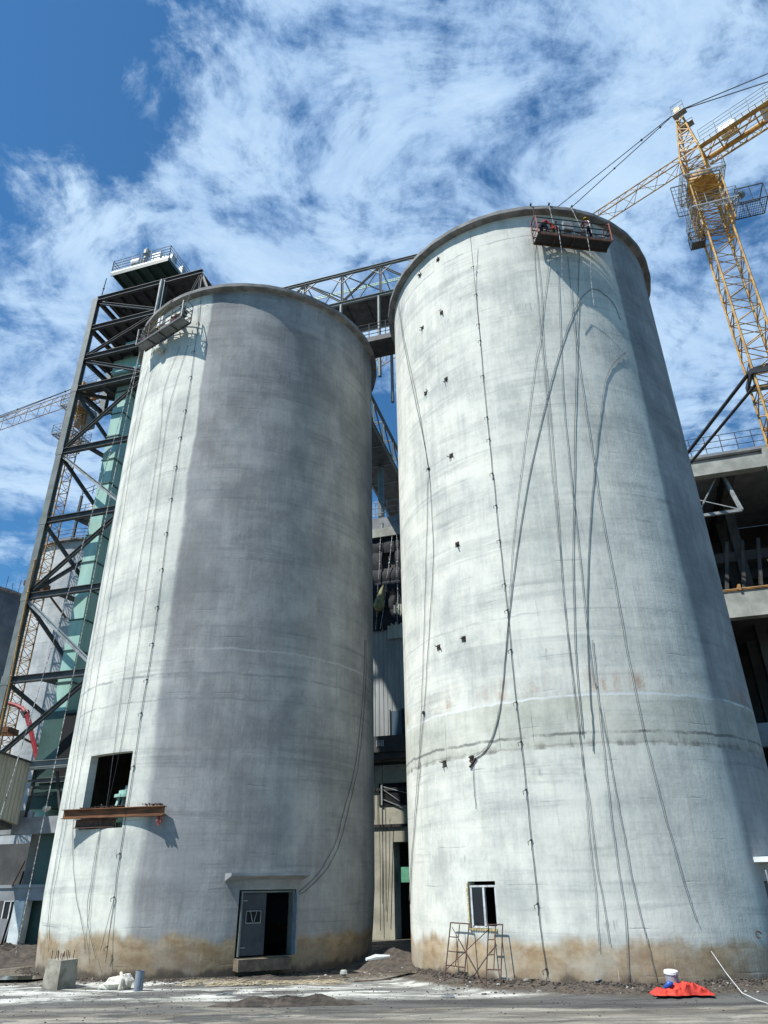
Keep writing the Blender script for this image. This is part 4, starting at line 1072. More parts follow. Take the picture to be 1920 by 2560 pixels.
# red pump boom
m = MB(); pts = [S(q[0], q[1], 9) for q in ((18, 1757), (40, 1763), (57, 1771), (66, 1782), (72, 1805), (80, 1840), (97, 1915), (103, 1945))]
m.tube(pts, [.13, .14, .15, .19, .19, .16, .15, .15], 8); pb_ = thing('pump_boom', 'red folding concrete pump boom behind the steel tower', 'boom', S(103, 1945, 9))
part('arm', m, M_red, pb_)
m = MB(); m.tube([pts[2] + Vector((0, -.15, -.25)), pts[3] + Vector((0, -.15, -.35))], .09, 6); m.ball(pts[3], .25, 8, 6); part('joint', m, M_platD, pb_)
m = MB(); m.tube([p + Vector((.18, -.18, .02)) for p in pts[2:]], .05, 6); part('pipe', m, M_red, pb_)

# ---------------------------------------------------------------- concrete frame and small things lower left
cf = thing('unfinished_building', 'grey two level open concrete building left of the coated silo', 'building', G(-16, 4, 0))
m = MB(); m.box(-24, -8.5, 2.9, 3.5, 5.95, 6.85); m.box(-24, -8.5, 3.5, 8.5, 6.4, 6.75); part('beam', m, M_concG, cf)
m = MB(); m.box(-24, -8.5, 2.95, 3.5, 2.55, 3.18); m.box(-24, -8.5, 2.88, 3.55, 3.18, 3.34); part('beam', m, M_concG, cf)
for u in (-14.05, -20.4):
    m = MB(); m.box(u, u + .72, 2.82, 3.4, -.1, 2.54); part('column', m, M_white, cf)
m = MB(); m.box(-13.75, -11.0, 3.6, 7.2, -.1, 6.3); part('back_wall', m, M_greenD, cf)
for u in (-18, -22.5):
    m = MB(); m.box(u, u + .6, 7.6, 8.2, -.1, 6.4); part('column', m, M_concG, cf)
hp = thing('steel_landing', 'grey steel landing beams at the foot of green shaft', 'landing', G(-13, 3.2, 9))
m = MB()
m.ibeam(G(-15.1, 2.9, 9.75), G(-9.5, 2.9, 9.75), .3, .5, .04); m.ibeam(G(-15.0, 3.9, 9.0), G(-9.5, 3.9, 9.0), .25, .3, .03)
for k in range(5): m.ibeam(G(-15.2, 3.2 + k * .3, 8.9 - k * .35), G(-13.7, 3.2 + k * .3, 8.9 - k * .35), .15, .16, .02)
part('beam', m, M_steel, hp)
m = MB(); m.bar(G(-14.9, 3.3, 6.9), G(-14.8, 3.3, 9.6), .16); m.bar(G(-13.3, 3.35, 9.4), G(-12.5, 3.4, 6.95), .14); part('post', m, M_steelD, hp)
# beige clad box
far_t = S(76, 1908, 2.4); far_b = S(63, 2061, 2.4); ub_ = (Vector((far_t.x, far_t.y)) - CL).dot(AV)


def Su(px, py, u):
    d = ray(px, py); o = -CL; t = (u - o.dot(AV)) / Vector((d.x, d.y)).dot(AV); return Vector((0, 0, EYE)) + d * t


nt_ = Su(0, 1883, ub_); nb_ = Su(0, 2037, ub_)
near_t = far_t + (nt_ - far_t) * 1.25; near_b = far_b + (nb_ - far_b) * 1.25
near_b.x = near_t.x; near_b.y = near_t.y
far_b.x = far_t.x; far_b.y = far_t.y
off = Vector((AV.x, AV.y, 0)) * -1.3
m = MB(); m.hexa([near_b + off, near_b, far_b, far_b + off, near_t + off, near_t, far_t, far_t + off])
bx = thing('clad_chute', 'beige corrugated clad chute housing jutting in at left edge', 'chute', (far_b.x - 1.5, far_b.y, far_b.z)); print('chute', [tuple(round(k,1) for k in q) for q in (near_t,near_b,far_t,far_b)])
part('cladding', m, M_beige, bx)
m = MB(); m.hexa([near_b + off - Vector((0, 0, .25)), near_b - Vector((0, 0, .25)), far_b - Vector((0, 0, .25)) - Vector((.3, 0, 0)), far_b + off - Vector((0, 0, .25)), near_b + off - Vector((0, 0, .01)), near_b - Vector((0, 0, .01)) - Vector((.1, 0, 0)), far_b - Vector((.3, 0, .01)), far_b + off - Vector((0, 0, .01))])
m.bar(far_t + Vector((AV.x, AV.y, 0)) * .12 + Vector((0, 0, .03)), near_t + Vector((AV.x, AV.y, 0)) * .12 + Vector((0, 0, .03)), .25, .06); part('edge_trim', m, M_steelD, bx)
for k, uu in enumerate((-16.3, -15.2)):
    m = MB(); m.box(uu, uu + .3, 2.9, 3.2, 6.86, 7.25); single('concrete_pad', m, M_concG, ['small concrete pad under chute nearer the left edge', 'small concrete pad under chute nearer the green shaft'][k], 'pad', 'pads on the concrete beam')
# bucket and sack on the beam
m = MB(); p = S(74, 2052, 3.0); m.tube([p, p + Vector((0, 0, .5))], [.17, .2], 12); single('bucket', m, M_pvc, 'grey bucket standing on the upper concrete beam', 'bucket', smooth=False)
m = MB(); p = S(115, 2025, 3.1); m.ball(p + Vector((0, 0, .06)), .2, 10, 7, .2, (1.2, .8, .8)); single('sack', m, M_sackW, 'pale crumpled sack on the upper concrete beam', 'sack', smooth=True)
# brown pole leaning on the lower beam
m = MB(); m.tube([S(63, 2152, 3.4), S(30, 2216, 2.8)], .035, 6); single('leaning_pole', m, M_rustO, 'reddish pole leaning on the lower concrete beam', 'pole')
# small rear building
sb = thing('site_office', 'dark low building with white window behind the concrete frame', 'building', G(-28, 16, 0))
m = MB(); m.box(-36, -20, 14, 20, -.1, 6.2); part('wall', m, M_int, sb)
m = MB(); m.box(-36.2, -19.8, 13.7, 20, 0.0, 1.3); part('plinth', m, M_concG, sb)
c = S(33, 2283, 13.95); m = MB(); U_ = (Vector((c.x, c.y)) - CL).dot(AV)
m.box(U_ - .8, U_ + .8, 13.86, 13.95, c.z - .75, c.z + .75); wi = part('window', m, M_glass, sb)
m = MB()
for uu in (U_ - .82, U_ - .25, U_ + .3, U_ + .82): m.box(uu - .04, uu + .04, 13.80, 13.86, c.z - .78, c.z + .78)
for z in (-.78, .78): m.box(U_ - .86, U_ + .86, 13.79, 13.85, c.z + z - .04, c.z + z + .04)
part('frame', m, M_plast, wi)
for k in range(2):
    m = MB(); p = S(10 + 6 * k, 2330, 9); p.z = 0; m.tube([p, p + Vector((.5 + .3 * k, 0, 4.2))], .06, 6); single('steel_pole', m, M_platD, ['thin dark pole leaning left of the office window', 'thin dark pole leaning just right of its twin near the window'][k], 'pole', 'poles before the office')
# green trestle legs between column and silo
m = MB(); a = S(80, 2280, 5); b = S(86, 2368, 5); m.bar(a, b, .12); m.bar(S(93, 2285, 5), S(87, 2330, 5), .1); m.bar(S(76, 2330, 5), S(88, 2368, 5), .08); single('green_trestle', m, M_greenD, 'dark green steel trestle legs between white column and silo', 'trestle')

# ---------------------------------------------------------------- ropes
rn = [0]
M_ropeG = mat('grey_thin_rope', (.20, .215, .22), (.09, .1, .1), .9, scale=4, stretch=(1, 1, 4), bump=0)


def rope(C, pts, label, r=.014, material=None, off=.04, top=None, knots=None, name='rope', group='ropes hanging down the silos', bottom=None, kb=.05, sub=5):
    """top: angle of the rim edge it starts from (or None)"""
    m = MB(); P = [cylp(x, y, C, RAD + off) for (x, y) in pts]
    if top: P[0] = cylp(*pts[0], C, RAD + .37)
    out = []
    for i in range(len(P) - 1):
        p0 = P[max(i - 1, 0)]; p1 = P[i]; p2 = P[i + 1]; p3 = P[min(i + 2, len(P) - 1)]
        for s in range(sub):
            t = s / sub; q = .5 * ((2 * p1) + (-p0 + p2) * t + (2 * p0 - 5 * p1 + 4 * p2 - p3) * t * t + (-p0 + 3 * p1 - 3 * p2 + p3) * t ** 3)
            rad = Vector((q.x - C.x, q.y - C.y)); mn = RAD + .03
            if rad.length < mn: rad = rad.normalized() * mn; q.x = C.x + rad.x; q.y = C.y + rad.y
            out.append(q)
    out.append(P[-1])
    L = len(out); rs = random.Random(len(pts) * 31 + int(pts[0][0]))
    out = [q + Vector((rs.uniform(-.012, .012), 0, 0)) for q in out]
    r *= .6; kb *= .8
    m.tube(out, r, 5)
    if knots:
        acc = 0; nxt = knots
        for a, b in zip(out, out[1:]):
            acc += (b - a).length
            if acc > nxt:
                m.ball(b, kb, 6, 4, .2); m.tube([b, b + Vector((-.12, -.02, -.05)), b + Vector((-.1, 0, -.16))], .012, 4); nxt += knots * rs.uniform(.85, 1.15)
    return single(name, m, material or M_rope, label, 'rope', group, loc=out[-1])


K = rope
K(CR, [(1175.6, 590), (1190, 735), (1208, 939), (1231, 1183), (1234, 1200), (1253, 1390), (1272, 1558), (1286, 1722), (1307, 1890), (1328, 2100), (1341, 2220), (1350, 2317), (1369, 2440)], 'long dark knotted rope down the middle left of right silo', .02, knots=1.7, top=1)
K(CR, [(991, 730), (1001, 801), (1020, 912), (1041, 1015), (1071, 1172), (1083, 1387), (1074, 1557), (1062, 1747), (1050, 1896), (1050, 1927), (1033, 2127), (1025, 2260)], 'dark rope with one big knot near left edge of right silo', .018, knots=13.2, kb=.1, top=1)
K(CR, [(996, 742), (1003, 800), (1024, 912), (1046, 1015), (1071, 1175), (1069, 1205), (1067, 1326), (1063, 1469), (1058, 1637), (1047, 1896), (1030, 2130), (1022, 2250)], 'dark rope closest to the left edge of the right silo', .016, top=1)
K(CR, [(1183.5, 1898), (1206, 1884), (1228, 1852), (1247, 1789), (1259, 1694), (1272, 1548), (1291, 1390), (1321, 1200), (1368, 993), (1392, 904), (1417, 825), (1444, 760), (1468, 730), (1490, 723), (1517, 741), (1536, 763), (1552, 800)], 'grey tube for rope at rusty bracket and arching rope shadow up right silo', .024, M_ropeshade, name='shadow_tube', group='hoses on the right silo', off=.03)  # upper arc is a rope's cast shadow, modelled as a tube
K(CR, [(1383, 520), (1381, 600), (1370, 681), (1351, 844), (1341, 893), (1322, 1034), (1303, 1183), (1300, 1200), (1280, 1390), (1269, 1564), (1256, 1720), (1243, 1795), (1224, 1855), (1203, 1880), (1184, 1893)], 'thin rope meeting the arching shadow tube at the rusty bracket', .012, top=1)
K(CR, [(1333, 518), (1335, 627), (1345, 763), (1351, 830), (1365, 993), (1373, 1115), (1381, 1200), (1396, 1342), (1411, 1516), (1424, 1643), (1443, 1801), (1456, 1896), (1464, 1988), (1476, 2124), (1489, 2229), (1490, 2259), (1498, 2378)], 'thin rope from the left end of red platform ending in mud stain', .013, M_ropeG, top=1)
K(CR, [(1340, 612), (1352, 720), (1358, 858), (1372, 1000), (1390, 1220), (1408, 1480), (1430, 1680), (1444, 1785), (1456, 1903), (1473, 2005), (1488, 2141), (1505, 2242), (1525, 2361)], 'thin rope right beside the first rope below red platform left end', .013)
K(CR, [(1395, 676), (1400, 830), (1408, 1001), (1419, 1115), (1427, 1200), (1443, 1336), (1468, 1580), (1484, 1706), (1491, 1717), (1508, 1869), (1527, 2039), (1546, 2175), (1563, 2293), (1571, 2446)], 'grey rope bending over centre of right silo down to the mud', .016, M_ropeG)
K(CR, [(1420, 640), (1433, 803), (1444, 885), (1463, 1020), (1476, 1102), (1490, 1197), (1500, 1263), (1535, 1450), (1571, 1650), (1610, 1838), (1652, 2005), (1707, 2200), (1725, 2256), (1742, 2307)], 'thin dark rope slanting to the lower right of right silo', .014)
K(CR, [(1448, 635), (1444, 776), (1441, 871), (1438, 1020), (1435, 1197), (1432, 1390), (1437, 1595), (1443, 1694), (1452, 1785), (1456, 1839)], 'short black rope ending at the cracked band of right silo', .02)
K(CR, [(1565, 880), (1549, 893), (1528, 917), (1511, 961), (1501, 1034), (1490, 1129), (1481, 1232), (1471, 1374), (1468, 1564), (1475, 1738), (1481, 1801), (1482, 1878)], 'grey tube for a cast shadow line with hooked end just below cracked band', .024, M_ropeshade, name='shadow_tube', group='hoses on the right silo', off=.03)  # a shadow line on the wall, modelled as a grey tube
K(CR, [(1480, 1600), (1496, 1751), (1519, 1866), (1542, 1998), (1563, 2107), (1580, 2202), (1603, 2300), (1617, 2351), (1639, 2446)], 'grey rope running to the foot of right silo near red tarpaulin', .016, M_ropeG)
K(CR, [(1183, 1902), (1184, 1950), (1190, 2022)], 'short rope end hanging straight under the rusty bracket', .016)
K(CR, [(1175, 1918), (1183, 1905), (1190, 1895)], 'rusty bracket stub holding the rope on right silo', .07, M_rust, name='bracket_stub', group='brackets')
m = MB(); pw = [cylp(1778, 2378, CR, RAD + .06), Sy(1815, 2432, 25.3), Sz(1855, 2482, .16), Sz(1893, 2500, .08), Sz(1930, 2512, .06)]
m.tube(pw, .01, 6); single('white_rope', m, M_plast, 'white rope tied out from right silo to ground by red tarpaulin', 'rope')
# left silo
K(CL, [(503, 731), (501, 761), (498, 797), (488, 860), (474, 966), (446, 1128), (417, 1331), (388, 1562), (353, 1782), (330, 1944), (310, 2067), (294, 2173), (286, 2243), (276, 2315), (266, 2392)], 'long dark knotted rope along the edge of the grey side of left silo', .02, knots=1.9, top=1)
K(CL, [(450, 865), (409, 978), (399, 1099), (336, 1493), (303, 1736), (266, 2014), (253, 1990 + 20), (248, 2091), (221, 2288), (213, 2377)], 'thin rope crossing the big opening of left silo on its left', .014, M_ropeG)
K(CL, [(470, 862), (433, 978), (410, 1100), (362, 1493), (325, 1736), (280, 1970), (262, 2035), (247, 2090), (228, 2200), (218, 2290), (240, 2400)], 'thin rope crossing the right part of left silo opening', .014)
K(CL, [(385, 910), (367, 978), (330, 1150), (275, 1493), (237, 1736), (195, 1960), (183, 2049), (183, 2154), (191, 2243), (209, 2333), (213, 2383)], 'thin rope bowing left under the beam ledge of left silo', .014)
K(CL, [(356, 918), (341, 978), (300, 1200), (250, 1493), (205, 1760), (171, 1975), (140, 2150), (124, 2260), (117, 2370)], 'thin rope nearest the left edge of the left silo', .013, M_ropeG)
K(CL, [(372, 915), (350, 1000), (262, 1493), (215, 1760), (180, 1975), (150, 2150), (130, 2260), (121, 2380)], 'thin rope second from the left edge of the left silo', .013)
K(CL, [(286, 2243), (270, 2300), (251, 2378)], 'short taut rope branching off the knotted rope at left silo foot', .015)
K(CL, [(912, 1600), (908, 1724), (891, 1898), (857, 2037), (842, 2100), (825, 2136), (793, 2188), (744, 2234)], 'dark cable swinging down to the door of left silo', .018)
K(CL, [(915, 1600), (914, 1724), (898, 1898), (868, 2037), (852, 2100), (838, 2136), (812, 2180), (765, 2226), (748, 2236)], 'dark cable just right of the other one swinging to the door', .018)
for k, (pa, pb2, ya, yb, lab) in enumerate((((350, 880), (-20, 2110), 33.5, 32.0, 'free hanging rope stretched out over the beige chute housing'), ((347, 890), (39, 2388), 34.5, 36.0, 'free hanging rope stretched down to base of the white column'))):
    a = Sy(*pa, ya); b = Sy(*pb2, yb); m = MB()
    m.tube([a.lerp(b, s / 10) - Vector((0, 0, .35 * math.sin(PI * s / 10))) for s in range(11)], .016, 6)
    single('rope', m, M_rope2, lab, 'rope', 'ropes hanging down the silos')


# ---------------------------------------------------------------- suspended platforms
def gondola(C, A, B, z, wid, label, mats, kind):
    """A, B: outer edge ends relative to the silo axis"""
    a = Vector((C.x + A[0], C.y + A[1], z)); b = Vector((C.x + B[0], C.y + B[1], z)); d = (b - a).normalized(); L = (b - a).length
    n = Vector((-d.y, d.x, 0)); up = Vector((0, 0, 1))                # n points to the wall
    if n.dot(Vector((C.x, C.y, z)) - a) < 0: n = -n
    ctr = a + d * L / 2 + n * wid / 2
    root = thing('suspended_platform', label, 'platform', ctr)
    rl = math.atan2(d.y, d.x); P = lambda s, o, h: a + d * s + n * o + up * h
    m = MB(); nb = 4
    for k in range(nb):
        s0 = L * k / nb + .01; s1 = L * (k + 1) / nb - .01
        m.hexa([P(s0, 0.02, 0), P(s1, 0.02, 0), P(s1, wid - .02, 0), P(s0, wid - .02, 0), P(s0, .02, .03), P(s1, .02, .03), P(s1, wid - .02, .03), P(s0, wid - .02, .03)])
    part('floor', m, mats['floor'], root)
    m = MB()
    for k in range(1, nb): m.bar(P(L * k / nb, 0, -.03), P(L * k / nb, wid, -.03), .05)
    for o in (0, wid): m.bar(P(0, o, -.02), P(L, o, -.02), .06, .07)
    m.bar(P(0, -.01, .08), P(L, -.01, .08), .02, .10)
    part('floor_frame', m, mats['frame'], root)
    for o, hh in ((0, 1.15), (wid, .95)):
        m = MB()
        for h in (.38, .76, hh) if o == 0 else (.45, hh): m.tube([P(0, o, h), P(L, o, h)], .03, 6)
        for k in range(nb + 1): m.tube([P(L * k / nb, o, 0), P(L * k / nb, o, hh)], .028, 6)
        for k in range(nb): m.tube([P(L * k / nb, o, .05 if k % 2 else .38), P(L * (k + 1) / nb, o, .38 if k % 2 else .05)], .02, 5)
        part('guard_rail', m, mats['rail'], root)
    for s in (0, L):
        m = MB(); e = 0
        m.tube([P(s, -.02, 0), P(s, -.02, 1.2), P(s, .15, 1.35), P(s, wid - .15, 1.35), P(s, wid + .02, 1.2), P(s, wid + .02, 0)], .035, 6)
        for h in (.3, .6, .9): m.tube([P(s, 0, h), P(s, wid, h)], .02, 6)
        m.bar(P(s, -.02, .02), P(s, -.02, 1.2), .1, .05)
        part('end_frame', m, mats['end'], root)
    for s in (.32, L - .32) if kind == 'L' else (L * .28, L * .66):
        m = MB(); m.wbox(P(s, wid * .5, .62), (.3, .26, .42), rl); m.tube([P(s, wid * .5, .85), P(s, wid * .5, 1.15)], .07, 8); m.bar(P(s, 0, 1.0), P(s, wid, 1.0), .06); part('hoist', m, M_steelD, root)
    m = MB(); s = L * .45; m.wbox(P(s, wid * .35, 1.0), (.46, .2, .62), rl); part('control_box', m, M_plast if kind == 'L' else M_steelL, root)
    m = MB(); r = random.Random(9 if kind == 'L' else 4)
    for k in range(14):
        s = r.uniform(.2, L - .2); p = P(s, r.uniform(.1, wid - .1), r.uniform(.05, .5)); m.tube([p, p + Vector((r.uniform(-.3, .3), r.uniform(-.1, .1), r.uniform(.1, .5))), p + Vector((r.uniform(-.4, .4), 0, 0))], .015, 5)
    part('cable_tangle', m, M_steelD, root)
    m = MB()
    for s in (.35, L - .5): m.tube([P(s, wid, .5), P(s, wid + .12, .5)], .03, 6); m.tube([P(s, wid, .2), P(s, wid + .12, .2)], .03, 6)
    part('wall_spacer', m, mats['rail'], root)
    return root, P, L, d, n


matsR = dict(floor=M_platD, frame=M_rust, rail=M_platD, end=M_redst)
matsL = dict(floor=M_plat, frame=M_steelD, rail=mat('brown_rail', (.26, .20, .16), (.12, .09, .08), .7), end=M_steelL)
gR, PR, LR, dR, nR = gondola(CR, (-.53, -8.50), (3.28, -7.92), 31.3, .66, 'dark suspended work platform with red ends at the top of right silo', matsR, 'R')
gL, PL, LL, dL, nL = gondola(CL, (-6.19, -5.78), (-2.93, -8.10), 31.3, .62, 'grey suspended work platform tilting at the top of left silo', matsL, 'L')
# suspension lines
for (P, s, w, px, py, C, lab, mm) in ((PR, LR * .28, .33, 1373, 515, CR, 'white twisted suspension rope left of the two on red ended platform', M_rope2), (PR, LR * .66, .33, 1428, 519, CR, 'white suspension rope right of the two on red ended platform', M_rope2),
                                     (PL, .32, .3, 432, 748, CL, 'yellowish suspension rope at the left end of grey platform', mat('yellow_rope', (.5, .48, .15), (.3, .3, .1), .8)), (PL, LL - .32, .3, 478, 731, CL, 'steel suspension rope at the right end of grey platform', M_ropeG)):
    m = MB(); a = cylp(px, py, C, RAD + .38); b = P(s, w, 1.0); m.tube([a, b], .015, 6)
    c = P(s, -.05, 0) if mm is M_rope2 else P(s, w, .5)
    if mm is M_rope2: m.tube([b, P(s, -.06, .6), P(s - .05, -.06, -1.3), P(s - .08, .3, -2.6), P(s - .1, .45, -4.0)], .013, 6)
    single('suspension_rope', m, mm, lab, 'rope', 'suspension ropes of the work platforms')
m = MB(); c = PL(1.6, .5, -.75); m.ball(c, .26, 10, 8, .1, (1.1, .8, 1)); m.tube([c + Vector((0, 0, .2)), PL(1.5, .45, 0)], .015, 5)
single('hanging_sack', m, M_sackW, 'cream sack dangling under the grey work platform', 'sack', smooth=True)
# outriggers holding the ropes on the roofs
for (C, px, py, lab) in ((CR, 1327, 512, 'small roof outrigger leftmost above the red ended platform'), (CR, 1430, 519, 'small roof outrigger right above the red ended platform'), (CR, 1373, 513, 'small roof outrigger middle above the red ended platform')):
    p = cylp(px, py, C, RAD + .38); m = MB(); r = Vector((p.x - C.x, p.y - C.y, 0)).normalized(); p.z = HS + .1
    m.bar(p + r * .05, p - r * 1.2, .08, .09); m.wbox(p - r * .2 + Vector((0, 0, -.02)), (.14, .12, .1), math.atan2(r.y, r.x) + PI / 2); single('roof_outrigger', m, M_steelD, lab, 'bracket', 'outriggers on the silo rims')


# ---------------------------------------------------------------- people
def skin_mesh(verts, edges):
    me = bpy.data.meshes.new('tmp'); me.from_pydata([v[0] for v in verts], edges, []); o = bpy.data.objects.new('tmp', me); COL.objects.link(o)
    md = o.modifiers.new('s', 'SKIN'); sub = o.modifiers.new('u', 'SUBSURF'); sub.levels = 2; sub.render_levels = 2
    for i, v in enumerate(verts): o.data.skin_vertices[0].data[i].radius = (v[1], v[1] * (v[2] if len(v) > 2 else 1))
    o.data.skin_vertices[0].data[0].use_root = True
    dg = bpy.context.evaluated_depsgraph_get(); dg.update(); ev = o.evaluated_get(dg); em = ev.to_mesh()
    V = [v.co.copy() for v in em.vertices]; F = [tuple(p.vertices) for p in em.polygons]
    ev.to_mesh_clear(); bpy.data.objects.remove(o); bpy.data.meshes.remove(me); return V, F


def person(loc, heading, pose, label, top_m, leg_m, group='workers on the suspended platforms', scale=1., strap=False):
    if pose == 'stand':
        J = dict(pel=(0, 0, .95), ch=(0, .03, 1.28), nk=(0, .05, 1.49), hd=(0, .09, 1.60), ht=(0, .09, 1.70), hl=(-.10, 0, .90), kl=(-.13, .05, .50), al=(-.14, -.02, .09), tl=(-.16, .14, .04), hr=(.10, 0, .90), kr=(.15, .12, .52), ar=(.17, .02, .09), tr=(.19, .18, .04),
                 sl=(-.19, .03, 1.42), el=(-.30, .12, 1.18), wl=(-.24, .34, 1.10), sr=(.19, .03, 1.42), er=(.30, .16, 1.22), wr=(.22, .38, 1.28))
    elif pose == 'lean':
        J = dict(pel=(0, 0, .90), ch=(-.06, .20, 1.16), nk=(-.10, .32, 1.32), hd=(-.12, .40, 1.40), ht=(-.13, .44, 1.49), hl=(-.10, 0, .86), kl=(-.14, .16, .48), al=(-.13, -.02, .09), tl=(-.15, .14, .04), hr=(.10, 0, .86), kr=(.15, .18, .50), ar=(.16, 0, .09), tr=(.18, .16, .04),
                 sl=(-.25, .26, 1.25), el=(-.30, .36, .98), wl=(-.22, .52, .84), sr=(.10, .28, 1.28), er=(.24, .36, 1.04), wr=(.18, .52, .92))
    else:
        J = dict(pel=(0, -.05, .36), ch=(0, .12, .66), nk=(0, .22, .85), hd=(0, .27, .95), ht=(0, .28, 1.05), hl=(-.11, -.02, .34), kl=(-.19, .34, .50), al=(-.17, .12, .09), tl=(-.19, .28, .04), hr=(.11, -.02, .34), kr=(.19, .32, .46), ar=(.18, .06, .09), tr=(.2, .22, .04),
                 sl=(-.19, .15, .79), el=(-.26, .30, .56), wl=(-.16, .48, .50), sr=(.19, .15, .79), er=(.26, .32, .58), wr=(.14, .50, .54))
    rad = dict(pel=.15, ch=.165, nk=.06, hd=.088, ht=.075, hl=.095, kl=.068, al=.045, tl=.042, hr=.095, kr=.068, ar=.045, tr=.042, sl=.066, el=.048, wl=.03, sr=.066, er=.048, wr=.03)
    names = list(J); idx = {n: i for i, n in enumerate(names)}
    E = [('pel', 'ch'), ('ch', 'nk'), ('nk', 'hd'), ('hd', 'ht'), ('pel', 'hl'), ('hl', 'kl'), ('kl', 'al'), ('al', 'tl'), ('pel', 'hr'), ('hr', 'kr'), ('kr', 'ar'), ('ar', 'tr'), ('ch', 'sl'), ('sl', 'el'), ('el', 'wl'), ('ch', 'sr'), ('sr', 'er'), ('er', 'wr')]
    V, F = skin_mesh([(J[n], rad[n]) for n in names], [(idx[a], idx[b]) for a, b in E])
    m = MB(); m.v = V
    seg = [(Vector(J[a]), Vector(J[b]), a, b) for a, b in E]
    for f in F:
        c = sum((V[i] for i in f), Vector()) / len(f); best = 9; bm_ = 0
        for a, b, na, nb in seg:
            ab = b - a; t = max(0, min(1, (c - a).dot(ab) / ab.dot(ab))); dd = (c - a - ab * t).length
            if dd < best:
                best = dd
                if na in ('nk', 'hd'): bm_ = 0
                elif na in ('al', 'ar'): bm_ = 3
                elif nb[0] in 'hka' and nb != 'hd' or (na == 'pel' and t < .3): bm_ = 2
                elif na in ('el', 'er') and t > .8: bm_ = 0
                else: bm_ = 1
        m.cur = bm_; m.face(f)
    m.cur = 0
    hd = Vector(J['hd']); fw = (Vector(J['ht']) - Vector(J['nk'])); fwd = Vector((0, 1, 0))
    if pose == 'lean': fwd = Vector((0, .8, -.5)).normalized()
    upv = (Vector(J['ht']) - Vector(J['hd'])).normalized(); sx = Vector((1, 0, 0))
    m.tube([hd + fwd * .08 + upv * .03, hd + fwd * .118 - upv * .005, hd + fwd * .085 - upv * .015], [.010, .017, .012], 6)      # nose
    for s in (-1, 1): m.ball(hd + sx * s * .088 + upv * .005, .028, 6, 5, 0, (.4, .8, 1))                                        # ears
    # hands: palm and five fingers
    for s, w, e in ((-1, 'wl', 'el'), (1, 'wr', 'er')):
        wv = Vector(J[w]); dr = (wv - Vector(J[e])).normalized(); side = dr.cross(Vector((0, 0, 1))).normalized(); dn = side.cross(dr)
        palm = wv + dr * .045; m.ball(palm, .045, 8, 6, 0, (.9, .9, .6))
        for k, ln in enumerate((.062, .075, .07, .055)):
            b0 = wv + dr * .075 + side * (.03 - .02 * k); m.tube([b0, b0 + dr * ln * .5 - dn * .005, b0 + dr * ln * .8 - dn * .03, b0 + dr * ln * .75 - dn * .055], [.010, .009, .008, .006], 6)
        b0 = wv + dr * .03 - side * s * .03; m.tube([b0, b0 + dr * .03 - side * s * .03 - dn * .01, b0 + dr * .055 - side * s * .025 - dn * .035], [.012, .010, .008], 6)
    nbody = len(m.v)
    M = Matrix.Translation(loc) @ Matrix.Rotation(heading, 4, 'Z') @ Matrix.Scale(scale, 4)
    m.v = [M @ v for v in m.v]
    root = thing('person', label, 'person', loc, group)
    part('body', m, [M_skin, top_m, leg_m, M_boot], root, smooth=True)
    m = MB()
    for s in (-1, 1): m.ball(hd + fwd * .078 + sx * s * .033 + upv * .028, .012, 6, 4)
    m.tube([hd + fwd * .085 - upv * .045 - sx * .025, hd + fwd * .09 - upv * .048, hd + fwd * .085 - upv * .045 + sx * .025], .005, 5)
    m.v = [M @ v for v in m.v]; part('face_features', m, M_hair, root)
    m = MB(); m.ball(hd + upv * .012 - fwd * .015, .098, 12, 8, 0, (.95, 1., 1.)); m.v = [v for v in m.v]; m.v = [M @ (v if (v - hd).dot(upv) > -.03 or (v - hd).dot(fwd) < .03 else v - fwd * .03) for v in m.v]; part('hair', m, M_hair, root, smooth=True)
    m = MB(); hc = hd + upv * .05
    rings = [(.128, 0), (.124, .03), (.112, .07), (.085, .105), (.045, .128), (.004, .134)]
    for r, h in rings:
        for k in range(16):
            a = 2 * PI * k / 16; m.v.append(hc + sx * math.cos(a) * r * .92 + fwd * math.sin(a) * r * 1.06 + upv * h)
    for i in range(5):
        for k in range(16): m.face((i * 16 + k, i * 16 + (k + 1) % 16, (i + 1) * 16 + (k + 1) % 16, (i + 1) * 16 + k))
    n0 = len(m.v)
    for rr_ in (.12, .155):
        for k in range(16):
            a = 2 * PI * k / 16; fr_ = rr_ * (1.25 if math.sin(a) > .3 and rr_ > .13 else 1); m.v.append(hc + sx * math.cos(a) * rr_ * .92 + fwd * math.sin(a) * fr_ * 1.06 + upv * .002)
    for k in range(16): m.face((n0 + k, n0 + (k + 1) % 16, n0 + 16 + (k + 1) % 16, n0 + 16 + k))
    m.v = [M @ v for v in m.v]; part('helmet', m, M_helm, root, smooth=True)
    if strap:
        ch = Vector(J['ch']); m = MB()
        m.tube([Vector(J['nk']) + Vector((.02, -.11, -.06)), ch + Vector((.02, -.175, 0)), Vector(J['pel']) + Vector((.02, -.165, .02)), Vector(J['pel']) + Vector((.04, -.16, -.32)), Vector(J['pel']) + Vector((.08, -.14, -.5))], .022, 6)
        m.tube([Vector(J['pel']) + Vector((math.cos(a) * .165, math.sin(a) * .16, .03)) for a in [k * PI / 8 for k in range(17)]], .02, 6)
        m.v = [M @ v for v in m.v]; part('harness', m, M_plast, root)
    return root


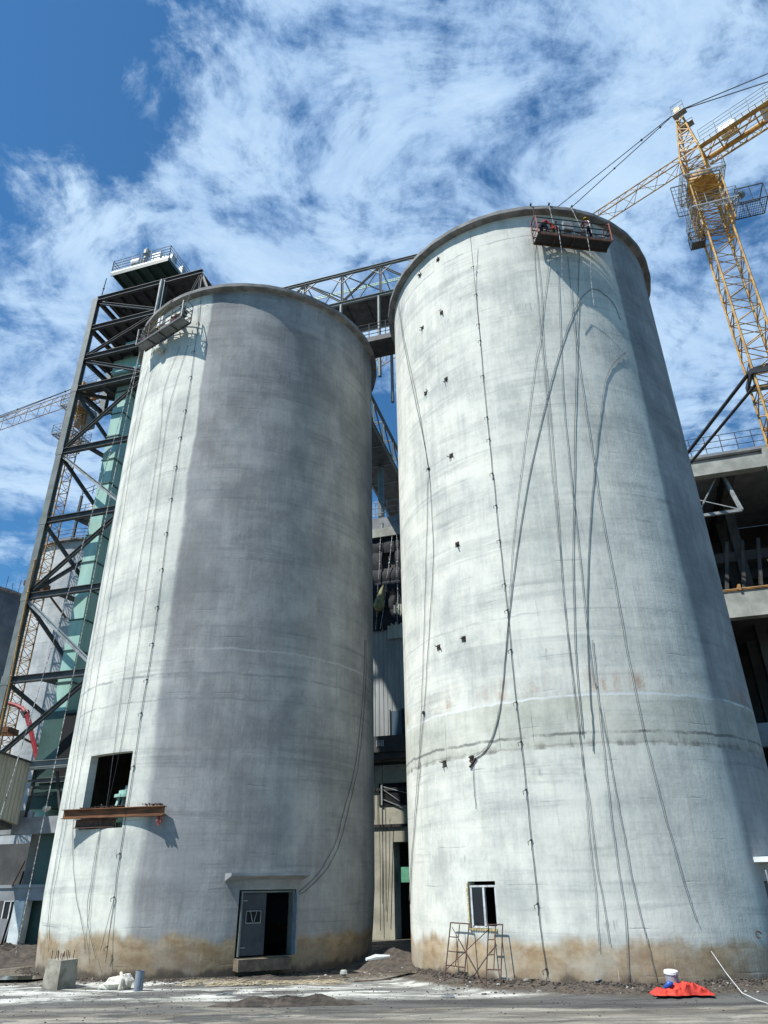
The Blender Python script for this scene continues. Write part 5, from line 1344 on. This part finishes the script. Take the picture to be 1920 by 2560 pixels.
hR = math.atan2(nR.y, nR.x) - PI / 2; hL = math.atan2(nL.y, nL.x) - PI / 2
person(PR(LR * .74, .25, .04), hR, 'stand', 'person in yellow helmet and dark clothes with white harness, back turned, standing right', M_shirtP, M_navy, strap=True, scale=1.05)
person(PR(.45, .3, .04), hR - .9, 'lean', 'person in yellow helmet and red top leaning at left end of red ended platform', M_shirtR, M_navy, scale=1.08)
person(PR(.85, .28, .04), hR - 1.2, 'crouch', 'person in yellow helmet and red vest crouching low on the red ended platform', M_shirtR, M_khaki)
person(PL(LL * .75, .2, .04), hL + .4, 'crouch', 'person in yellow helmet and dark red clothes crouching on the grey platform', M_shirtP, M_redst)
person(PL(LL * .22, .25, .04), hL - .6, 'crouch', 'person in khaki and brown crouching at far left of the grey platform', M_khaki, M_rust)

# ---------------------------------------------------------------- things on the ground


def gz_(p): return gh(p.x, p.y)


# concrete block with rebar
p = Sz(122, 2474, 0); blk = thing('concrete_block', 'squat concrete pier stub with cut rebar in front of left silo', 'block', (p.x, p.y, 0))
m = MB(); ca, sa = math.cos(R_(-30)), math.sin(R_(-30))


def lp(x, y, z, s=1.): return Vector((p.x + (x * ca - y * sa) * s, p.y + (x * sa + y * ca) * s, z))


m.hexa([lp(-.42, 0, -.05), lp(.42, 0, -.05), lp(.42, .75, -.05), lp(-.42, .75, -.05), lp(-.38, .04, .88), lp(.36, .02, .84), lp(.38, .70, .86), lp(-.36, .72, .92)])
m.v = [lp(*(q - Vector((0, 0, 0))).xyz) if False else q for q in m.v]
part('body', m, mat('rough_stub_concrete', (.34, .32, .26), (.17, .155, .12), .95, scale=2.4, bump=.8, bscale=14), blk)
m = MB()
for i in range(4):
    for j in range(3): q = lp(-.28 + .18 * i, .12 + .23 * j, .80); m = MB(); m.tube([q, q + Vector((random.uniform(-.03, .03), 0, random.uniform(.24, .34)))], .013, 5); part('rebar', m, M_rust, blk)
p = Sz(345, 2478, .0); m = MB(); m.tube([(p.x, p.y, 0), (p.x, p.y, .58)], .15, 16, False); m.tube([(p.x, p.y, .58), (p.x, p.y, 0.02)], .13, 16, False); 
single('pipe_stub', m, M_pvc, 'short grey plastic pipe standing upright right of white sack', 'pipe', loc=(p.x, p.y, 0))
p = Sz(292, 2474, 0); m = MB(); m.ball(p + Vector((-.1, .2, .16)), .33, 13, 8, .2, (1.3, .9, .62)); m.ball(p + Vector((.28, 0, .2)), .27, 11, 7, .26, (.9, .8, .95)); m.ball(p + Vector((-.4, .1, .06)), .2, 9, 6, .25, (1.4, .8, .5))
m.tube([p + Vector((.1, -.1, .5)), p + Vector((.22, -.25, .3)), p + Vector((.2, -.35, .03))], [.05, .07, .06], 6)
single('white_sack', m, M_sackW, 'crumpled dirty white sack on ground between block and pipe', 'sack')


def heap(cx, cy, rx, ry, h, material, name, label, cat, seed=0, rough=.3):
    r = random.Random(seed); m = MB(); nr, ns = 14, 56; ph = [r.uniform(0, 6.3) for _ in range(6)]
    m.v.append(Vector((cx, cy, h + gh(cx, cy))))
    for i in range(1, nr + 1):
        t = i / nr
        for k in range(ns):
            a = 2 * PI * k / ns; q = 1 + .18 * math.sin(2 * a + ph[0]) + .1 * math.sin(5 * a + ph[1]) + .05 * math.sin(11 * a + ph[2])
            x = cx + rx * t * q * math.cos(a); y = cy + ry * t * q * math.sin(a)
            z = h * (1 - t ** 1.8) * (1 + rough * (math.sin(x * 7 + ph[3]) * .4 + math.sin(x * 2.9 + y * 5 + ph[4]) * .4 + r.uniform(-.5, .5)))
            m.v.append(Vector((x, y, gh(x, y) + z - (.04 if i == nr else 0))))
    for k in range(ns): m.face((0, 1 + k, 1 + (k + 1) % ns))
    for i in range(nr - 1):
        for k in range(ns): a = 1 + i * ns + k; b = 1 + i * ns + (k + 1) % ns; m.face((a, a + ns, b + ns, b))
    return single(name, m, material, label, cat, loc=(cx, cy, 0))


p = Sz(728, 2513, 0); heap(p.x, p.y, 2.0, .42, .2, M_mud, 'mud_heap', 'low brown heap of raked mud on road before left silo', 'heap', 3, .5)
p = Sz(690, 2455, 0); heap(p.x, p.y + .3, 2.6, .55, .10, M_mud, 'mud_heap', 'flat dark heap of dirt below the silo doorway', 'heap', 6, .6)
p = Sz(30, 2405, 0); heap(p.x - 1, p.y - 1.0, 4.0, 2.5, .4, M_mud, 'dirt_heap', 'brown dirt bank at far left under the white column', 'heap', 9, .5)
p = Sz(965, 2372, .5); heap(p.x - .1, p.y - 3.2, 1.5, 2.0, .15, M_mud, 'dirt_heap', 'brown dirt mound between the feet of two silos', 'heap', 12, .6)
m = MB(); q = Sz(940, 2405, .55); m.tube([q + Vector((-.35, -.2, .1)), q + Vector((0, 0, .16)), q + Vector((.5, .1, .17))], [.05, .09, .04], 6); single('plastic_scrap', m, M_plast, 'long white plastic scrap on the dark dirt between silos', 'scrap')


# scattered rubble: one mass of stones and lumps too many to count
def rubble(n, regions, smin, smax, material, name, label, seed):
    r = random.Random(seed); m = MB()
    for i in range(n):
        (x0, x1, y0, y1) = r.choice(regions); x = r.uniform(x0, x1); y = r.uniform(y0, y1)
        s = r.uniform(smin, smax) * (1 if r.random() < .85 else 1.8)
        if math.hypot(x - CL.x, y - CL.y) < RAD or math.hypot(x - CR.x, y - CR.y) < RAD: continue
        m.ball((x, y, gh(x, y) + s * .25), s, 6, 4, .35, (1.2, 1, .6))
    return single(name, m, material, kind='stuff', label=label, loc=(0, 0, 0))


reg = [(-9, -2, 29.4, 30.5), (-3, 2.5, 29.8, 33), (1.5, 5, 25.6, 28.6), (5, 13, 24.9, 25.7), (-14, -8, 30, 31.5), (-8, -3, 29.2, 30.3)]
ring_reg = []
rubble(900, reg, .008, .028, M_mud, 'mud_clods', 'dark mud clods and grit along the silo feet', 1)
rubble(170, reg, .012, .045, M_stone, 'rubble', 'pale broken concrete bits scattered along silo feet', 2)
r0 = random.Random(77); m = MB()
for i in range(1400):
    C = CL if i % 2 else CR; a = r0.uniform(-75, 60); d = RAD + abs(r0.gauss(0, .2)) + .03; q = cp(C, a, d, 0); s = r0.uniform(.015, .05)
    m.ball((q.x, q.y, gh(q.x, q.y) + s * .2), s, 6, 4, .35, (1.2, 1.1, .8))
single('mud_skirt', m, M_mud, kind='stuff', label='lumpy mud splashed up against the silo feet', loc=(0, 0, 0))
m = MB()
for i in range(140):
    x = r0.uniform(-7.5, -2.2); y = r0.uniform(28.9, 30.2); a = r0.uniform(-.5, .5); L = r0.uniform(.2, .9); z = gh(x, y) + .04
    m.tube([(x, y, z), (x + L * .5 * math.cos(a), y + L * .5 * math.sin(a), z + r0.uniform(.01, .07)), (x + L * math.cos(a + .3), y + L * math.sin(a + .3), z)], .008, 4)
single('straw_litter', m, M_straw, kind='stuff', label='thin straw and strapping litter below the doorway', loc=(0, 0, 0))
m = MB()
for i in range(900):
    x = r0.uniform(-14, 12); y = r0.triangular(21.0, 29.0, 27.5); s = r0.uniform(.006, .026); m.ball((x, y, gh(x, y) + s * .3), s, 5, 3, .35, (1.2, 1, .6))
single('grit', m, M_mud, kind='stuff', label='small dark grit scattered over the pale road', loc=(0, 0, 0))
for k, (px, py, dx, lab) in enumerate(((1400 - 515, 2453, 1.3, 'thin rusty bar lying on the pale ground below gap'), (735, 2412, .7, 'short pale stick lying right of the doorstep'))):
    q = Sz(px, py, .08 if k == 0 else .25); m = MB(); m.tube([q, q + Vector((dx, .05, .03))], .025, 6); single('lying_bar', m, M_rust if k == 0 else M_straw, lab, 'bar')
# a few recognisable lumps
for k, (px, py, s, mm, lab) in enumerate(((860, 2438, .13, M_stone, 'pale broken lump on ground below the silo gap'), (722, 2404, .14, M_stone, 'pale rounded lump on the right end of the doorstep'), (1214, 2462, .10, M_redst, 'reddish brick piece under the right scaffold frame leg'))):
    q = Sz(px, py, .08); m = MB(); m.ball(q + Vector((0, 0, s * .5)), s, 9, 7, .2, (1.2, 1, .8)); single('stone', m, mm, lab, 'stone')

for k, (px, py, w_, h_, a, lab) in enumerate(((560, 2486, .5, .1, .3, 'grey board offcut lying left of the brown mud heap'), (1120, 2492, .4, .09, -.4, 'grey board offcut lying on the dark strip before the scaffold'), (1500, 2482, .28, .12, .9, 'grey board offcut lying on pale road left of the tarpaulin'))):
    q = Sz(px, py, .03); m = MB(); m.wbox(Vector((q.x, q.y, gh(q.x, q.y) + .035)), (w_, h_, .03), a); m.wbox(Vector((q.x + .06, q.y + .03, gh(q.x, q.y) + .06)), (w_ * .6, h_ * .6, .02), a + .5)
    single('board_offcut', m, M_concG, lab, 'board', 'board offcuts on the road')

# scaffold frames against the right silo


def sframe(px0, px1, yb, label, tilt=.42, hgt=1.66):
    a = cylp(px0, yb, CR, RAD + .62); b = cylp(px1, yb - 9, CR, RAD + .62)
    a.z = gz_(a) ; b.z = gz_(b)
    dirv = (b - a).normalized(); n = Vector((-dirv.y, dirv.x, 0)); up = Vector((0, 0, 1))
    L = (b - a).length
    F = lambda s, t: a.lerp(b, s) + n * tilt * t + up * hgt * t
    root = thing('scaffold_frame', label, 'scaffold', a, 'scaffold frames leaning on the right silo')
    for s in (0, 1):
        m = MB(); m.tube([F(s, 0), F(s, 1)], .021, 8); part('post', m, M_rust, root)
    m = MB()
    for t in (.26, 1): m.tube([F(0, t), F(1, t)], .02, 8)
    part('crossbar', m, M_rust, root)
    m = MB(); m.tube([F(.5, .27), F(.5, .98)], .018, 6)
    for t in (.5, .75): m.tube([F(0, t), F(.5, t)], .018, 6)
    part('ladder_rung', m, M_rust, root)
    return F


F1 = sframe(1111, 1158, 2452, 'rusty scaffold frame leaning on the silo left of the window')
F2 = sframe(1214, 1250, 2457, 'rusty scaffold frame standing right below the white window')
for k, (a, b, lab) in enumerate(((F1(0, .18), F2(0, .92), 'rusty brace rod rising between the two scaffold frames'), (F1(0.1, .92), F2(-.1, .02), 'rusty brace rod falling between the two scaffold frames'))):
    m = MB(); m.tube([a - Vector((0, .05, 0)), b - Vector((0, .05, 0))], .014, 6); single('brace_rod', m, M_rust, lab, 'rod', 'brace rods of the scaffold')

# orange red tarpaulin with bucket and blue bottle
p = Sz(1706, 2496, 0); m = MB(); nx_, ny_ = 64, 26; rr = random.Random(21)
ph = [rr.uniform(0, 6.3) for _ in range(8)]
for j in range(ny_ + 1):
    for i in range(nx_ + 1):
        u = i / nx_ * 2 - 1; v = j / ny_ * 2 - 1
        env = max(0, 1 - abs(u) ** 3.2) * max(0, 1 - abs(v) ** 2.4)
        fold = .5 + .28 * math.sin(u * 9 + v * 3 + ph[0]) + .22 * math.sin(u * 21 - v * 6 + ph[1] + 2 * math.sin(v * 3)) + .14 * math.sin(u * 37 + ph[2] + v * 5)
        prof = .75 + .3 * math.sin(u * 4.2 + .6)
        edge = 1 + .12 * math.sin(u * 6 + ph[3]) + .08 * math.sin(u * 15)
        fold = fold * .5 + .55 * (1 - abs(math.sin(u * 13 + v * 4 + ph[4]))) ** 1.5 + .25 * (1 - abs(math.sin(u * 7 - v * 9 + ph[5])))
        m.v.append(Vector((p.x + u * .84 + .05 * math.sin(v * 9), p.y + v * .36 * edge, gh(p.x, p.y) + .015 + .30 * min(1, env * 1.8) * prof * (.45 + .55 * fold))))
for j in range(ny_):
    for i in range(nx_): q = j * (nx_ + 1) + i; m.face((q, q + 1, q + nx_ + 2, q + nx_ + 1))
single('tarpaulin', m, M_redtarp, 'crumpled orange red tarpaulin on road at the foot of right silo', 'tarpaulin', smooth=False)
bk = p + Vector((-.04, .5, 0)); bkt = thing('bucket', 'clear plastic bucket with white lid behind the orange tarpaulin', 'bucket', bk)
m = MB(); m.tube([bk, bk + Vector((0, 0, .56))], [.15, .19], 16); part('body', m, mat('cloudy_plastic', (.34, .33, .36), (.25, .24, .28), .3, bump=0), bkt)
m = MB(); m.tube([bk + Vector((0, 0, .565)), bk + Vector((.0, -.01, .63))], [.21, .20], 16); part('lid', m, M_plast, bkt)
m = MB(); q = p + Vector((-.36, .25, .22)); m.tube([q, q + Vector((.12, -.1, .12)), q + Vector((.2, -.12, .1))], [.07, .09, .05], 8); single('blue_bag', m, M_blue, 'small blue bag lying on the orange tarpaulin', 'bag', smooth=True)
